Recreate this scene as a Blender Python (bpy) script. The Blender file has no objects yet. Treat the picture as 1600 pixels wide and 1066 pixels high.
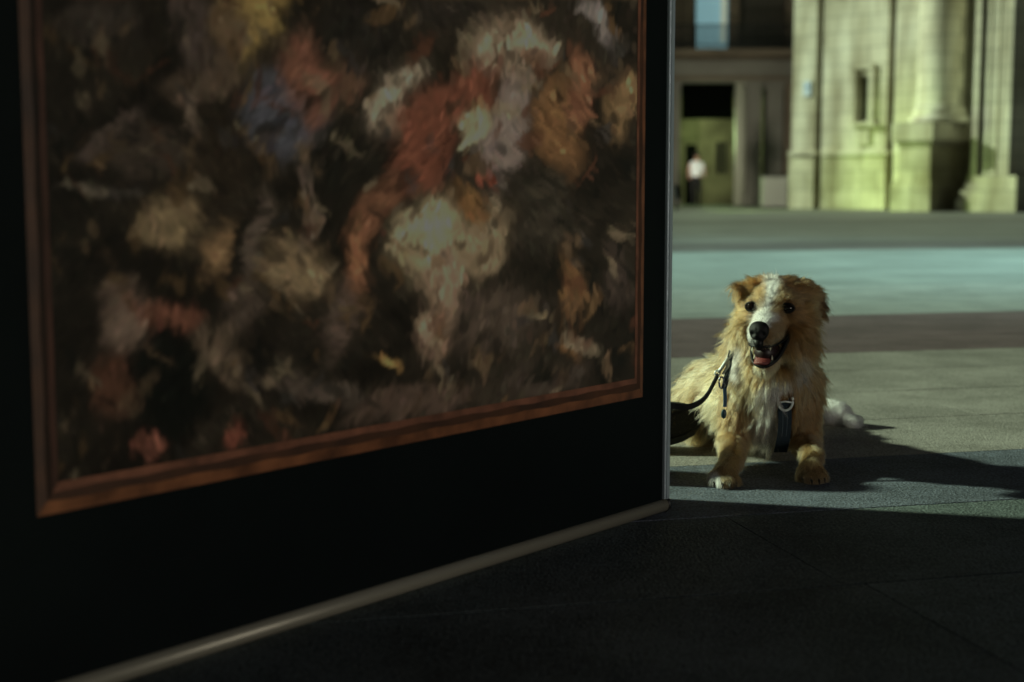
import bpy, bmesh, math, random
import numpy as np
from mathutils import Vector, Matrix, kdtree
from mathutils.bvhtree import BVHTree

S = bpy.context.scene
R = math.radians
# ------------------------------------------------------------------ camera
F = 2222.0                       # focal length in photograph pixels (50 mm on 36 mm)
CH = 0.594                       # the camera is held low
PITCH = math.atan(238.0 / F)
cam_d = bpy.data.cameras.new('camera')
cam = bpy.data.objects.new('camera', cam_d)
S.collection.objects.link(cam)
cam.location = (0, 0, CH)
cam.rotation_euler = (R(90) - PITCH, 0, 0)
cam_d.lens = 50.0
cam_d.sensor_width = 36.0
cam_d.clip_start = 0.05
cam_d.clip_end = 500
cam_d.dof.use_dof = True
cam_d.dof.focus_distance = 2.84
cam_d.dof.aperture_fstop = 2.9
cam_d.dof.aperture_blades = 9
S.camera = cam
# ------------------------------------------------------------------ light
SUN_EL = R(25)
SUN_TR = Vector((1.0, -0.25, 0)).normalized()       # the way the shadows run
world = bpy.data.worlds.new('World')
S.world = world
world.use_nodes = True
wn = world.node_tree.nodes
wl = world.node_tree.links
sky = wn.new('ShaderNodeTexSky')
sky.sky_type = 'NISHITA'
sky.sun_disc = False
sky.sun_elevation = SUN_EL
sky.sun_rotation = math.atan2(-SUN_TR.x, -SUN_TR.y)
bg = wn['Background']
wl.new(sky.outputs[0], bg.inputs[0])
bg.inputs[1].default_value = 0.0045
sun_d = bpy.data.lights.new('sun', 'SUN')
sun_d.energy = 4.9
sun_d.angle = R(2.0)
sun_d.color = (0.82, 1.0, 0.68)
sun = bpy.data.objects.new('sun', sun_d)
S.collection.objects.link(sun)
trav = Vector((SUN_TR.x * math.cos(SUN_EL), SUN_TR.y * math.cos(SUN_EL), -math.sin(SUN_EL)))
sun.rotation_euler = trav.to_track_quat('-Z', 'Y').to_euler()


def lamp(kind, name, loc, target, energy, color, **kw):
    d = bpy.data.lights.new(name, kind)
    d.energy = energy
    d.color = color
    for k, v in kw.items():
        setattr(d, k, v)
    o = bpy.data.objects.new(name, d)
    S.collection.objects.link(o)
    o.location = loc
    o.rotation_euler = (Vector(target) - Vector(loc)).to_track_quat('-Z', 'Y').to_euler()
    return o


# added low fill light behind the camera on the right
lamp('AREA', 'front_fill_light', (7.5, -7.0, 1.25), (0.3, 2.6, 0.7), 190, (1.0, 0.93, 0.80), shape='RECTANGLE', size=3.5, size_y=1.2)
# street lamp over the far paving, outside the picture on the right
lamp('SPOT', 'street_lamp_light', (7.6, 11.0, 6.6), (4.0, 12.2, 0), 2700, (0.58, 1.0, 0.95), spot_size=R(88), spot_blend=1.0, shadow_soft_size=0.15)
# floodlight low in front of the church wall
lamp('SPOT', 'floodlight_light', (4.6, 38.2, 0.5), (12.5, 39.5, 0.5), 1250, (0.62, 1.0, 0.25), spot_size=R(70), spot_blend=1.0, shadow_soft_size=0.3)
# flood added to brighten the arcade front, then the bulb under the arcade
lamp('SPOT', 'floodlight_light', (2.6, 40.0, 0.5), (9.0, 50.0, 2.4), 1050, (1.0, 0.97, 0.74), spot_size=R(62), spot_blend=1.0, shadow_soft_size=0.3)
lamp('POINT', 'arcade_light', (6.9, 51.0, 2.5), (6, 52, 0), 130, (0.66, 1.0, 0.42), shadow_soft_size=0.2)
S.view_settings.view_transform = 'Standard'
S.view_settings.look = 'None'
S.view_settings.gamma = 1
S.view_settings.exposure = 0
S.view_settings.use_curve_mapping = False
rng = np.random.default_rng(7)
random.seed(7)

# ------------------------------------------------------------------ helpers
SP, CP = math.sin(PITCH), math.cos(PITCH)


def ray(px, py):
    x = (px - 800) / F
    y = -(py - 533) / F
    return Vector((x, CP + y * SP, -SP + y * CP))


def W(px, py, Y):                                # a point at world distance Y
    d = ray(px, py)
    return Vector((0, 0, CH)) + d * (Y / d.y)


def G(px, py, z=0.0):                            # a point on the ground
    d = ray(px, py)
    return Vector((0, 0, CH)) + d * ((z - CH) / d.z)


def proj(P):                                     # N x 3 -> px, py in photograph pixels
    P = np.asarray(P, float) - np.array([0, 0, CH])
    zc = P[:, 1] * CP - P[:, 2] * SP
    yc = P[:, 1] * SP + P[:, 2] * CP
    return 800 + F * P[:, 0] / zc, 533 - F * yc / zc


def mat(name, col, rough=0.6, metal=0.0, noise=None, bump=0.0, scale=20.0, spec=None, emit=None, estr=1.0, detail=6):
    m = bpy.data.materials.new(name)
    m.use_nodes = True
    nt = m.node_tree
    b = nt.nodes['Principled BSDF']
    b.inputs['Base Color'].default_value = (*col, 1)
    b.inputs['Roughness'].default_value = rough
    b.inputs['Metallic'].default_value = metal
    if spec is not None:
        b.inputs['Specular IOR Level'].default_value = spec
    if emit:
        b.inputs['Emission Color'].default_value = (*emit, 1)
        b.inputs['Emission Strength'].default_value = estr
    tc = nt.nodes.new('ShaderNodeTexCoord')
    n = nt.nodes.new('ShaderNodeTexNoise')
    n.inputs['Scale'].default_value = scale
    n.inputs['Detail'].default_value = detail
    nt.links.new(tc.outputs['Object'], n.inputs['Vector'])
    if noise:
        r = nt.nodes.new('ShaderNodeValToRGB')
        r.color_ramp.elements[0].position = 0.3
        r.color_ramp.elements[1].position = 0.72
        r.color_ramp.elements[0].color = (*noise, 1)
        r.color_ramp.elements[1].color = (*col, 1)
        nt.links.new(n.outputs['Fac'], r.inputs[0])
        nt.links.new(r.outputs[0], b.inputs['Base Color'])
    if bump:
        bp = nt.nodes.new('ShaderNodeBump')
        bp.inputs['Strength'].default_value = bump
        bp.inputs['Distance'].default_value = 0.01
        nt.links.new(n.outputs['Fac'], bp.inputs['Height'])
        nt.links.new(bp.outputs[0], b.inputs['Normal'])
    return m


def link(o, parent=None):
    S.collection.objects.link(o)
    if parent is not None:
        o.parent = parent
        off = Vector(parent.location)
        if parent.parent is not None:
            off = off  # parts keep location zero, so only the thing's base counts
        o.matrix_parent_inverse = Matrix.Translation(-off)
    return o


def tag(o, label=None, cat=None, group=None, kind=None):
    if label: o['label'] = label
    if cat: o['category'] = cat
    if group: o['group'] = group
    if kind: o['kind'] = kind
    return o


def thing(name, loc, label, cat, group=None):
    o = bpy.data.objects.new(name, None)
    o.empty_display_size = 0.1
    S.collection.objects.link(o)
    o.location = loc
    return tag(o, label, cat, group)


def obj(name, bm, m, parent=None, smooth=False):
    me = bpy.data.meshes.new(name)
    bm.normal_update()
    bm.to_mesh(me)
    bm.free()
    for x in (m if isinstance(m, (list, tuple)) else [m]):
        me.materials.append(x)
    if smooth:
        for p in me.polygons: p.use_smooth = True
    return link(bpy.data.objects.new(name, me), parent)


def hexa(bm, P):                                 # 8 corners: 4 bottom ring, 4 top ring
    v = [bm.verts.new(p) for p in P]
    for f in ((3, 2, 1, 0), (4, 5, 6, 7), (0, 1, 5, 4), (1, 2, 6, 5), (2, 3, 7, 6), (3, 0, 4, 7)):
        bm.faces.new([v[i] for i in f])
    return v


def tube(bm, pts, rad, seg=10, cap=True, flat=1.0, ref=Vector((0, 0, 1))):
    pts = [Vector(p) for p in pts]
    n = len(pts)
    if not hasattr(rad, '__len__'): rad = [rad] * n
    rings = []
    for i, p in enumerate(pts):
        t = (pts[min(i + 1, n - 1)] - pts[max(i - 1, 0)]).normalized()
        a = ref.cross(t)
        if a.length < 1e-3: a = Vector((1, 0, 0)).cross(t)
        a.normalize()
        b = t.cross(a)
        rings.append([bm.verts.new(p + (a * math.cos(k * 2 * math.pi / seg) * rad[i] + b * math.sin(k * 2 * math.pi / seg) * rad[i] * flat)) for k in range(seg)])
    for i in range(n - 1):
        for k in range(seg):
            bm.faces.new((rings[i][k], rings[i][(k + 1) % seg], rings[i + 1][(k + 1) % seg], rings[i + 1][k]))
    if cap:
        bm.faces.new(rings[0][::-1])
        bm.faces.new(rings[-1])


def spline(P, n):
    P = [Vector(p) for p in P]
    out = []
    Q = [P[0] * 2 - P[1]] + P + [P[-1] * 2 - P[-2]]
    for i in range(len(P) - 1):
        a, b, c, d = Q[i:i + 4]
        for k in range(n):
            t = k / n
            out.append(0.5 * ((2 * b) + (c - a) * t + (2 * a - 5 * b + 4 * c - d) * t * t + (3 * b - a - 3 * c + d) * t ** 3))
    out.append(P[-1])
    return out


def ellipsoid(bm, c, r, rot=None, sub=3):
    res = bmesh.ops.create_icosphere(bm, subdivisions=sub, radius=1)
    M = Matrix.Translation(c) @ (rot.to_4x4() if rot else Matrix()) @ Matrix.Diagonal((*r, 1))
    bmesh.ops.transform(bm, matrix=M, verts=res['verts'])


def capsule(bm, a, b, ra, rb):
    a, b = Vector(a), Vector(b)
    n = max(2, int((b - a).length / (0.35 * min(ra, rb))) + 1)
    for i in range(n + 1):
        t = i / n
        ellipsoid(bm, a.lerp(b, t), (ra + (rb - ra) * t,) * 3, sub=2)


def baked(name, bm, mods, m, parent=None):      # evaluate modifiers into a plain mesh
    me = bpy.data.meshes.new(name)
    bm.to_mesh(me)
    bm.free()
    o = bpy.data.objects.new(name, me)
    S.collection.objects.link(o)
    for kind, kw in mods:
        md = o.modifiers.new(kind.lower(), kind)
        for k, v in kw.items(): setattr(md, k, v)
    dg = bpy.context.evaluated_depsgraph_get()
    new = bpy.data.meshes.new_from_object(o.evaluated_get(dg))
    bpy.data.objects.remove(o)
    new.name = name
    new.materials.clear()
    for x in (m if isinstance(m, (list, tuple)) else [m]):
        new.materials.append(x)
    for p in new.polygons: p.use_smooth = True
    return link(bpy.data.objects.new(name, new), parent)


# ------------------------------------------------------------------ paving
TH = R(14)
CT, ST = math.cos(TH), math.sin(TH)


def uv2w(u, v, z=0.0):
    return Vector((u * CT - v * ST, u * ST + v * CT, z))


def stone_mat(name, col, dark, vary=0.25):
    m = bpy.data.materials.new(name)
    m.use_nodes = True
    nt = m.node_tree
    N, L = nt.nodes, nt.links
    b = N['Principled BSDF']
    geo = N.new('ShaderNodeNewGeometry')
    oi = N.new('ShaderNodeObjectInfo')
    n1 = N.new('ShaderNodeTexNoise'); n1.inputs['Scale'].default_value = 190; n1.inputs['Detail'].default_value = 3
    n2 = N.new('ShaderNodeTexNoise'); n2.inputs['Scale'].default_value = 3.2; n2.inputs['Detail'].default_value = 9; n2.inputs['Roughness'].default_value = 0.7
    n3 = N.new('ShaderNodeTexNoise'); n3.inputs['Scale'].default_value = 60; n3.inputs['Detail'].default_value = 6
    for n in (n1, n2, n3): L.new(geo.outputs['Position'], n.inputs['Vector'])
    r = N.new('ShaderNodeValToRGB')
    r.color_ramp.elements[0].position = 0.44; r.color_ramp.elements[0].color = (*dark, 1)
    r.color_ramp.elements[1].position = 0.57; r.color_ramp.elements[1].color = (*col, 1)
    add = N.new('ShaderNodeMath'); add.operation = 'MULTIPLY_ADD'; add.inputs[1].default_value = 0.35
    add2 = N.new('ShaderNodeMath'); add2.operation = 'MULTIPLY_ADD'; add2.inputs[1].default_value = 0.5
    mul = N.new('ShaderNodeMath'); mul.operation = 'MULTIPLY'; mul.inputs[1].default_value = 0.15
    L.new(n3.outputs['Fac'], mul.inputs[0])
    L.new(n1.outputs['Fac'], add2.inputs[0]); L.new(mul.outputs[0], add2.inputs[2])
    L.new(n2.outputs['Fac'], add.inputs[0]); L.new(add2.outputs[0], add.inputs[2])
    L.new(add.outputs[0], r.inputs[0])
    hs = N.new('ShaderNodeHueSaturation')
    mr = N.new('ShaderNodeMapRange'); mr.inputs[3].default_value = 1 - vary; mr.inputs[4].default_value = 1 + vary
    L.new(oi.outputs['Random'], mr.inputs[0]); L.new(mr.outputs[0], hs.inputs['Value'])
    L.new(r.outputs[0], hs.inputs['Color'])
    L.new(hs.outputs[0], b.inputs['Base Color'])
    bp = N.new('ShaderNodeBump'); bp.inputs['Strength'].default_value = 1.0; bp.inputs['Distance'].default_value = 0.006
    L.new(add2.outputs[0], bp.inputs['Height']); L.new(bp.outputs[0], b.inputs['Normal'])
    b.inputs['Roughness'].default_value = 0.72
    b.inputs['Specular IOR Level'].default_value = 0.3
    return m


M_bluelit = stone_mat('granite_blue_light', (0.21, 0.245, 0.31), (0.07, 0.082, 0.10), 0.12)  # blue light on the strip by the paws, put into the stone colour
M_gray = stone_mat('grey_granite', (0.40, 0.385, 0.36), (0.17, 0.165, 0.15), 0.09)
M_near = stone_mat('granite_in_shade', (0.19, 0.235, 0.235), (0.062, 0.078, 0.076), 0.10)  # foreground shade put into the stone colour
M_brown = stone_mat('brown_granite', (0.17, 0.125, 0.135), (0.08, 0.06, 0.065), 0.07)
M_pale = stone_mat('pale_granite', (0.36, 0.40, 0.395), (0.2, 0.225, 0.22), 0.05)

# the ground sheet: mortar bed near by, and farther off the same bands of stone
gm = bpy.data.materials.new('plaza_ground')
gm.use_nodes = True
N, L = gm.node_tree.nodes, gm.node_tree.links
b = N['Principled BSDF']
geo = N.new('ShaderNodeNewGeometry')
mp = N.new('ShaderNodeMapping'); mp.inputs['Rotation'].default_value = (0, 0, -TH)
L.new(geo.outputs['Position'], mp.inputs['Vector'])
sx = N.new('ShaderNodeSeparateXYZ'); L.new(mp.outputs[0], sx.inputs[0])
mr = N.new('ShaderNodeMapRange'); mr.inputs[1].default_value = 0; mr.inputs[2].default_value = 60
L.new(sx.outputs['Y'], mr.inputs[0])
rp = N.new('ShaderNodeValToRGB'); rp.color_ramp.interpolation = 'CONSTANT'
stops = [(0, (0.22, 0.235, 0.23)), (4.70, (0.12, 0.10, 0.103)), (6.13, (0.27, 0.315, 0.31)), (12.6, (0.12, 0.11, 0.11)), (14.6, (0.21, 0.215, 0.21)),
         (22.5, (0.16, 0.155, 0.15)), (25.0, (0.22, 0.22, 0.21)), (36, (0.15, 0.14, 0.135))]
el = rp.color_ramp.elements
el[0].color = (*stops[0][1], 1)
el[1].position = stops[1][0] / 60; el[1].color = (*stops[1][1], 1)
for v, c in stops[2:]:
    e = el.new(v / 60); e.color = (*c, 1)
L.new(mr.outputs[0], rp.inputs[0])
br = N.new('ShaderNodeTexBrick')
br.inputs['Scale'].default_value = 1.0; br.inputs['Brick Width'].default_value = 0.9; br.inputs['Row Height'].default_value = 0.476
br.inputs['Mortar Size'].default_value = 0.008; br.inputs['Bias'].default_value = 0
br.inputs['Color1'].default_value = (1, 1, 1, 1); br.inputs['Color2'].default_value = (0.82, 0.82, 0.82, 1); br.inputs['Mortar'].default_value = (0.45, 0.43, 0.4, 1)
L.new(mp.outputs[0], br.inputs['Vector'])
mx = N.new('ShaderNodeMixRGB'); mx.blend_type = 'MULTIPLY'; mx.inputs[0].default_value = 1
L.new(rp.outputs[0], mx.inputs[1]); L.new(br.outputs['Color'], mx.inputs[2])
nz = N.new('ShaderNodeTexNoise'); nz.inputs['Scale'].default_value = 0.9; nz.inputs['Detail'].default_value = 8
L.new(geo.outputs['Position'], nz.inputs['Vector'])
r2 = N.new('ShaderNodeValToRGB'); r2.color_ramp.elements[0].position = .3; r2.color_ramp.elements[1].position = .7
r2.color_ramp.elements[0].color = (.72, .72, .72, 1); r2.color_ramp.elements[1].color = (1.1, 1.1, 1.1, 1)
L.new(nz.outputs['Fac'], r2.inputs[0])
mx2 = N.new('ShaderNodeMixRGB'); mx2.blend_type = 'MULTIPLY'; mx2.inputs[0].default_value = 1
L.new(mx.outputs[0], mx2.inputs[1]); L.new(r2.outputs[0], mx2.inputs[2])
L.new(mx2.outputs[0], b.inputs['Base Color'])
b.inputs['Roughness'].default_value = 0.7

# the slabs that can be told apart, as parts of the near paving
SLAB_V0, SLAB_V1, SLAB_U0, SLAB_U1 = 0.98, 8.034, -1.4, 5.4
bm = bmesh.new()
o_ = 0.0
Q = 160
a0, a1, b0, b1 = SLAB_U0, SLAB_U1, SLAB_V0, SLAB_V1
for (x0, x1, y0, y1) in ((-Q, Q, -Q, b0), (-Q, Q, b1, Q), (-Q, a0, b0, b1), (a1, Q, b0, b1)):
    bm.faces.new([bm.verts.new(uv2w(x, y, -0.001)) for x, y in ((x0, y0), (x1, y0), (x1, y1), (x0, y1))])
tag(obj('ground', bm, gm), kind='structure')
bm = bmesh.new()
bm.faces.new([bm.verts.new(uv2w(x, y, -0.014)) for x, y in ((a0, b0), (a1, b0), (a1, b1), (a0, b1))])
paving = tag(obj('paving', bm, mat('mortar', (0.05, 0.047, 0.042), 0.95, noise=(0.02, 0.02, 0.018), bump=0.4, scale=60)), kind='structure')
rows = [SLAB_V0, 1.445, 1.91, 2.375, 2.84, 3.305, 3.77, 4.235, 4.70, 5.177, 5.653, 6.13, 6.606, 7.082, 7.558, 8.034]
for i in range(len(rows) - 1):
    v0, v1 = rows[i], rows[i + 1]
    m = M_near if v1 < 2.4 else M_bluelit if v1 < 2.9 else M_gray if v1 < 4.71 else M_brown if v1 < 6.2 else M_pale
    u = SLAB_U0
    first = True
    while u < SLAB_U1 - 0.02:
        w = random.uniform(1.15, 1.7) * (0.55 if first else 1)
        first = False
        u1 = min(u + w, SLAB_U1)
        if SLAB_U1 - u1 < 0.35: u1 = SLAB_U1
        g = 0.0016 + random.random() * 0.001; gu = 0.0002
        ch = 0.0007
        dz = [random.uniform(-0.0006, 0.0004) for _ in range(4)]
        bm = bmesh.new()
        lo = [bm.verts.new(uv2w(x, y, -0.013)) for x, y in ((u + gu, v0 + g), (u1 - gu, v0 + g), (u1 - gu, v1 - g), (u + gu, v1 - g))]
        mi = [bm.verts.new(uv2w(x, y, -0.003 + dz[k])) for k, (x, y) in enumerate(((u + gu, v0 + g), (u1 - gu, v0 + g), (u1 - gu, v1 - g), (u + gu, v1 - g)))]
        g2 = g + ch
        hi = [bm.verts.new(uv2w(x, y, dz[k])) for k, (x, y) in enumerate(((u + gu + .0005, v0 + g2), (u1 - gu - .0005, v0 + g2), (u1 - gu - .0005, v1 - g2), (u + gu + .0005, v1 - g2)))]
        for A, B in ((lo, mi), (mi, hi)):
            for k in range(4): bm.faces.new((A[k], A[(k + 1) % 4], B[(k + 1) % 4], B[k]))
        bm.faces.new(hi)
        obj('slab', bm, m, paving)
        u = u1


# ------------------------------------------------------------------ buildings
class Frame:                                     # a facade plane: origin, direction along it, outward normal
    def __init__(s, o, ang):
        s.o = Vector(o)
        s.n = Vector((-math.sin(ang), -math.cos(ang), 0))
        s.u = Vector((math.cos(ang), -math.sin(ang), 0))

    def P(s, a, off, z):
        return s.o + s.u * a + s.n * off + Vector((0, 0, z))

    def hit(s, px, py, off):
        d = ray(px, py); c = Vector((0, 0, CH))
        t = (s.o + s.n * off - c).dot(s.n) / d.dot(s.n)
        p = c + d * t
        return (p - s.o).dot(s.u), p.z

    def box(s, bm, a0, a1, z0, z1, f, bk):
        hexa(bm, [s.P(a0, f, z0), s.P(a1, f, z0), s.P(a1, bk, z0), s.P(a0, bk, z0), s.P(a0, f, z1), s.P(a1, f, z1), s.P(a1, bk, z1), s.P(a0, bk, z1)])

    def pbox(s, bm, x0, x1, y0, y1, f, bk):      # corners given on the photograph, at the front plane
        ym = (y0 + y1) / 2 if y0 is not None and y1 is not None else 200
        a0 = s.hit(x0, ym, f)[0]; a1 = s.hit(x1, ym, f)[0]
        xm = (x0 + x1) / 2
        z1 = 13.0 if y0 is None else s.hit(xm, y0, f)[1]
        z0 = 0.0 if y1 is None else max(0.0, s.hit(xm, y1, f)[1])
        s.box(bm, a0, a1, z0, z1, f, bk)
        return a0, a1, z0, z1


lime = mat('limestone', (0.80, 0.78, 0.69), 0.85, noise=(0.52, 0.48, 0.38), bump=0.5, scale=0.55, detail=8)
lime2 = mat('limestone_base', (0.76, 0.73, 0.58), 0.85, noise=(0.34, 0.32, 0.20), bump=0.5, scale=0.9, detail=8)
def courses(m, ang, w, h, strength):
    nt = m.node_tree; N, L = nt.nodes, nt.links
    b = N['Principled BSDF']
    geo = N.new('ShaderNodeNewGeometry')
    vr = N.new('ShaderNodeVectorRotate'); vr.rotation_type = 'Z_AXIS'; vr.inputs['Angle'].default_value = ang
    L.new(geo.outputs['Position'], vr.inputs['Vector'])
    sp = N.new('ShaderNodeSeparateXYZ'); L.new(vr.outputs[0], sp.inputs[0])
    cb = N.new('ShaderNodeCombineXYZ'); L.new(sp.outputs['X'], cb.inputs['X']); L.new(sp.outputs['Z'], cb.inputs['Y'])
    br = N.new('ShaderNodeTexBrick'); br.inputs['Scale'].default_value = 1; br.inputs['Brick Width'].default_value = w; br.inputs['Row Height'].default_value = h
    br.inputs['Mortar Size'].default_value = 0.018; br.inputs['Mortar Smooth'].default_value = 0.3
    br.inputs['Color1'].default_value = (1.08, 1.08, 1.08, 1); br.inputs['Color2'].default_value = (0.84, 0.84, 0.84, 1); br.inputs['Mortar'].default_value = (0.5, 0.5, 0.5, 1)
    L.new(cb.outputs[0], br.inputs['Vector'])
    st = N.new('ShaderNodeTexNoise'); st.inputs['Scale'].default_value = 1; st.inputs['Detail'].default_value = 7
    mp2 = N.new('ShaderNodeMapping'); mp2.inputs['Scale'].default_value = (2.6, 0.35, 1); L.new(cb.outputs[0], mp2.inputs[0]); L.new(mp2.outputs[0], st.inputs['Vector'])
    rr = N.new('ShaderNodeValToRGB'); rr.color_ramp.elements[0].position = 0.36; rr.color_ramp.elements[1].position = 0.62
    rr.color_ramp.elements[0].color = (0.58, 0.54, 0.47, 1); rr.color_ramp.elements[1].color = (1.08, 1.08, 1.08, 1)
    L.new(st.outputs['Fac'], rr.inputs[0])
    src = b.inputs['Base Color'].links[0].from_socket
    m1 = N.new('ShaderNodeMixRGB'); m1.blend_type = 'MULTIPLY'; m1.inputs[0].default_value = strength; L.new(src, m1.inputs[1]); L.new(br.outputs['Color'], m1.inputs[2])
    m2 = N.new('ShaderNodeMixRGB'); m2.blend_type = 'MULTIPLY'; m2.inputs[0].default_value = 0.85; L.new(m1.outputs[0], m2.inputs[1]); L.new(rr.outputs[0], m2.inputs[2])
    L.new(m2.outputs[0], b.inputs['Base Color'])
courses(lime, R(42), 0.95, 0.46, 0.75); courses(lime2, R(42), 1.15, 0.55, 0.75)
pipe_m = mat('brown_iron', (0.10, 0.065, 0.045), 0.7)
dark_glass = mat('dark_glass', (0.006, 0.007, 0.008), 0.4, spec=0.1)

CF = Frame((0, 0, 0), R(42))
oc = G(1237, 326.2)
CF.o = Vector((oc.x, oc.y, 0))
church = thing('church', CF.P(4, 0, 0), 'pale limestone church front lit yellow-green, with a round column on a tall pedestal', 'church')


def cp(name, m, boxes, parent=church, frame=CF):
    bm = bmesh.new()
    for bx in boxes: frame.pbox(bm, *bx)
    return obj(name, bm, m, parent)


wall_c = cp('wall', lime, [(1237, 1272.5, None, 240, 0, -1.2)])
# the wall between the two grooves, built round its slit window
def wall_with_hole(name, x0, x1, hx0, hx1, hy0, hy1, off):
    cp(name, lime, [(x0, hx0, None, 240, off, -1.2), (hx1, x1, None, 240, off, -1.2), (hx0, hx1, None, hy0, off, -1.2), (hx0, hx1, hy1, 240, off, -1.2)])
wall_with_hole('wall', 1283.5, 1384, 1335.5, 1355.5, 118, 190, 0)
cp('wall', lime, [(1396, 1472, None, 240, 0, -1.2)])
cp('wall', lime, [(1524, 1640, None, 240, 0, -1.2)])
cp('shadow_recess', lime, [(1465, 1535, None, None, -2.2, -2.6)])  # recess added to give the dark of the column's shadow
cp('wall', lime, [(1272.5, 1283.5, None, None, -0.45, -1.2), (1384, 1396, None, None, -0.45, -1.2)])
cp('base_course', lime2, [(1233, 1272, 240, None, 0.12, -1.2)])
cp('base_course', lime2, [(1284, 1384, 240, None, 0.12, -1.2)])
cp('base_course', lime2, [(1397, 1472, 240, None, 0.12, -1.2)])
cp('base_moulding', lime, [(1231, 1272, 236, 243, 0.2, -0.5)])
cp('base_moulding', lime, [(1284, 1384, 236, 243, 0.2, -0.5)])
wf = cp('window', dark_glass, [(1335, 1356, 117, 191, -0.55, -0.62)])
cp('window_frame', lime, [(1328, 1335, 108, 190, 0.1, 0.001), (1356, 1363, 108, 190, 0.1, 0.001), (1328, 1363, 100, 108, 0.12, 0.001), (1326, 1365, 191, 197, 0.2, 0.001)], wf)
cp('window_apron', lime, [(1336, 1356, 197, 226, 0.08, 0.001)], wf)
for gx in (1278, 1390):
    bm = bmesh.new()
    a, _ = CF.hit(gx, 200, -0.3)
    tube(bm, [CF.P(a, -0.3, 0), CF.P(a, -0.3, 13)], 0.075, 10)
    dp = obj('drainpipe', bm, pipe_m, church, True)
    bm = bmesh.new()
    bm.free()
    for k in range(5):
        bm = bmesh.new()
        tube(bm, [CF.P(a, -0.3, 0.6 + k * 2.1), CF.P(a, -0.3, 0.72 + k * 2.1)], 0.1, 10)
        obj('pipe_collar', bm, pipe_m, dp, True)
# flat pilaster behind the column
cp('pilaster', lime, [(1400, 1447, None, 240, 0.35, 0.0)])
# pedestal with cap and plinth
OF = 2.45
bm = bmesh.new()
a0, a1, z0, z1 = CF.pbox(bm, 1404, 1453, 222, 288, OF, 0.12)
ped = obj('pedestal', bm, lime2, church)
bm = bmesh.new()
CF.box(bm, a0 - 0.14, a1 + 0.10, 0, z0, OF + 0.16, 0.12)
CF.box(bm, a0 - 0.06, a1 + 0.06, z0 + 0.002, z0 + 0.10, OF + 0.06, 0.12)
obj('plinth', bm, lime2, ped)
bm = bmesh.new()
zc1 = CF.hit(1425, 192, OF)[1]
CF.box(bm, a0 - 0.05, a1 + 0.05, z1 - 0.08, z1 + 0.02, OF + 0.06, 0.1)
CF.box(bm, a0 - 0.15, a1 + 0.12, z1 + 0.022, zc1, OF + 0.15, 0.1)
obj('pedestal_cap', bm, lime, ped)
# the round column with its base rings
ca = (a0 + a1) / 2 + 0.05
co = 1.15
pc = CF.P(ca, co, 0)
prof = [(0.74, zc1), (0.80, zc1 + 0.06), (0.80, zc1 + 0.16), (0.72, zc1 + 0.2), (0.66, zc1 + 0.25), (0.70, zc1 + 0.3), (0.70, zc1 + 0.37), (0.62, zc1 + 0.42), (0.60, zc1 + 0.6), (0.56, 13)]
bm = bmesh.new()
ringsv = [[bm.verts.new((pc.x + r * math.cos(k * math.tau / 48), pc.y + r * math.sin(k * math.tau / 48), z)) for k in range(48)] for r, z in prof]
for i in range(len(prof) - 1):
    for k in range(48):
        bm.faces.new((ringsv[i][k], ringsv[i][(k + 1) % 48], ringsv[i + 1][(k + 1) % 48], ringsv[i + 1][k]))
obj('column', bm, lime, church, True)
# stepped pilaster at the right, on its spreading base
PO = 1.9
bm = bmesh.new()
pa0, _ = CF.hit(1519, 200, PO); pa1, _ = CF.hit(1583, 200, PO)
CF.box(bm, pa0, pa1, 0.9, 13, PO - 0.35, 0)
CF.box(bm, pa1, pa1 + 0.12, 0.9, 13, PO - 0.6, 0)
obj('stepped_pilaster', bm, lime, church)
w = (pa1 - pa0)
for k, (f0, f1, dz) in enumerate(((0.0, 0.13, 0.0), (0.26, 0.36, -0.08), (0.44, 0.56, -0.06), (0.64, 0.92, 0.0))):
    bm = bmesh.new()
    CF.box(bm, pa0 + w * f0, pa0 + w * f1, 0.92, 13, PO + dz, PO - 0.35)
    obj('pilaster_rib', bm, lime, church)
bm = bmesh.new()
for (e, za, zb) in ((0.34, 0, 0.32), (0.26, 0.322, 0.55), (0.16, 0.552, 0.74), (0.08, 0.742, 0.92)):
    CF.box(bm, pa0 - e * 0.8, pa1 + 0.13 + e * 0.3, za, zb, PO + e * 0.7, 0.12)
obj('pilaster_base', bm, lime2, church)
# doorway beyond
cp('door_recess', mat('blue_door', (0.02, 0.03, 0.05), 0.5), [(1586, 1625, 105, None, 0.3, 0.13)])
# the small white plate
t = thing('wall_sign', CF.P(0.4, 0, 4), 'small bluish white sign on the left edge of the church wall', 'sign')
cp('sign_plate', mat('white_enamel', (0.62, 0.72, 0.88), 0.4), [(1255, 1266, 127, 150, 0.05, 0.001)], t)
cp('sign_mark', mat('blue_print', (0.20, 0.33, 0.6), 0.4), [(1258, 1263.5, 134, 139, 0.056, 0.051)], t)

# ---- the dark arcaded building at the left
DF = Frame((0, 50, 0), R(0))
dstone = mat('brown_stone', (0.30, 0.235, 0.18), 0.85, noise=(0.20, 0.155, 0.12), bump=0.4, scale=0.8)
dgrey = mat('grey_stone', (0.34, 0.32, 0.29), 0.8, noise=(0.24, 0.22, 0.2), bump=0.4, scale=0.8)
iron = mat('black_iron', (0.015, 0.016, 0.018), 0.5)
arc = thing('arcade_building', (8, 50, 0), 'dark stone building with an arcade, a lit blue window and an iron balcony', 'building')
dk = lambda name, m, boxes, parent=arc: cp(name, m, boxes, parent, DF)
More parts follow.
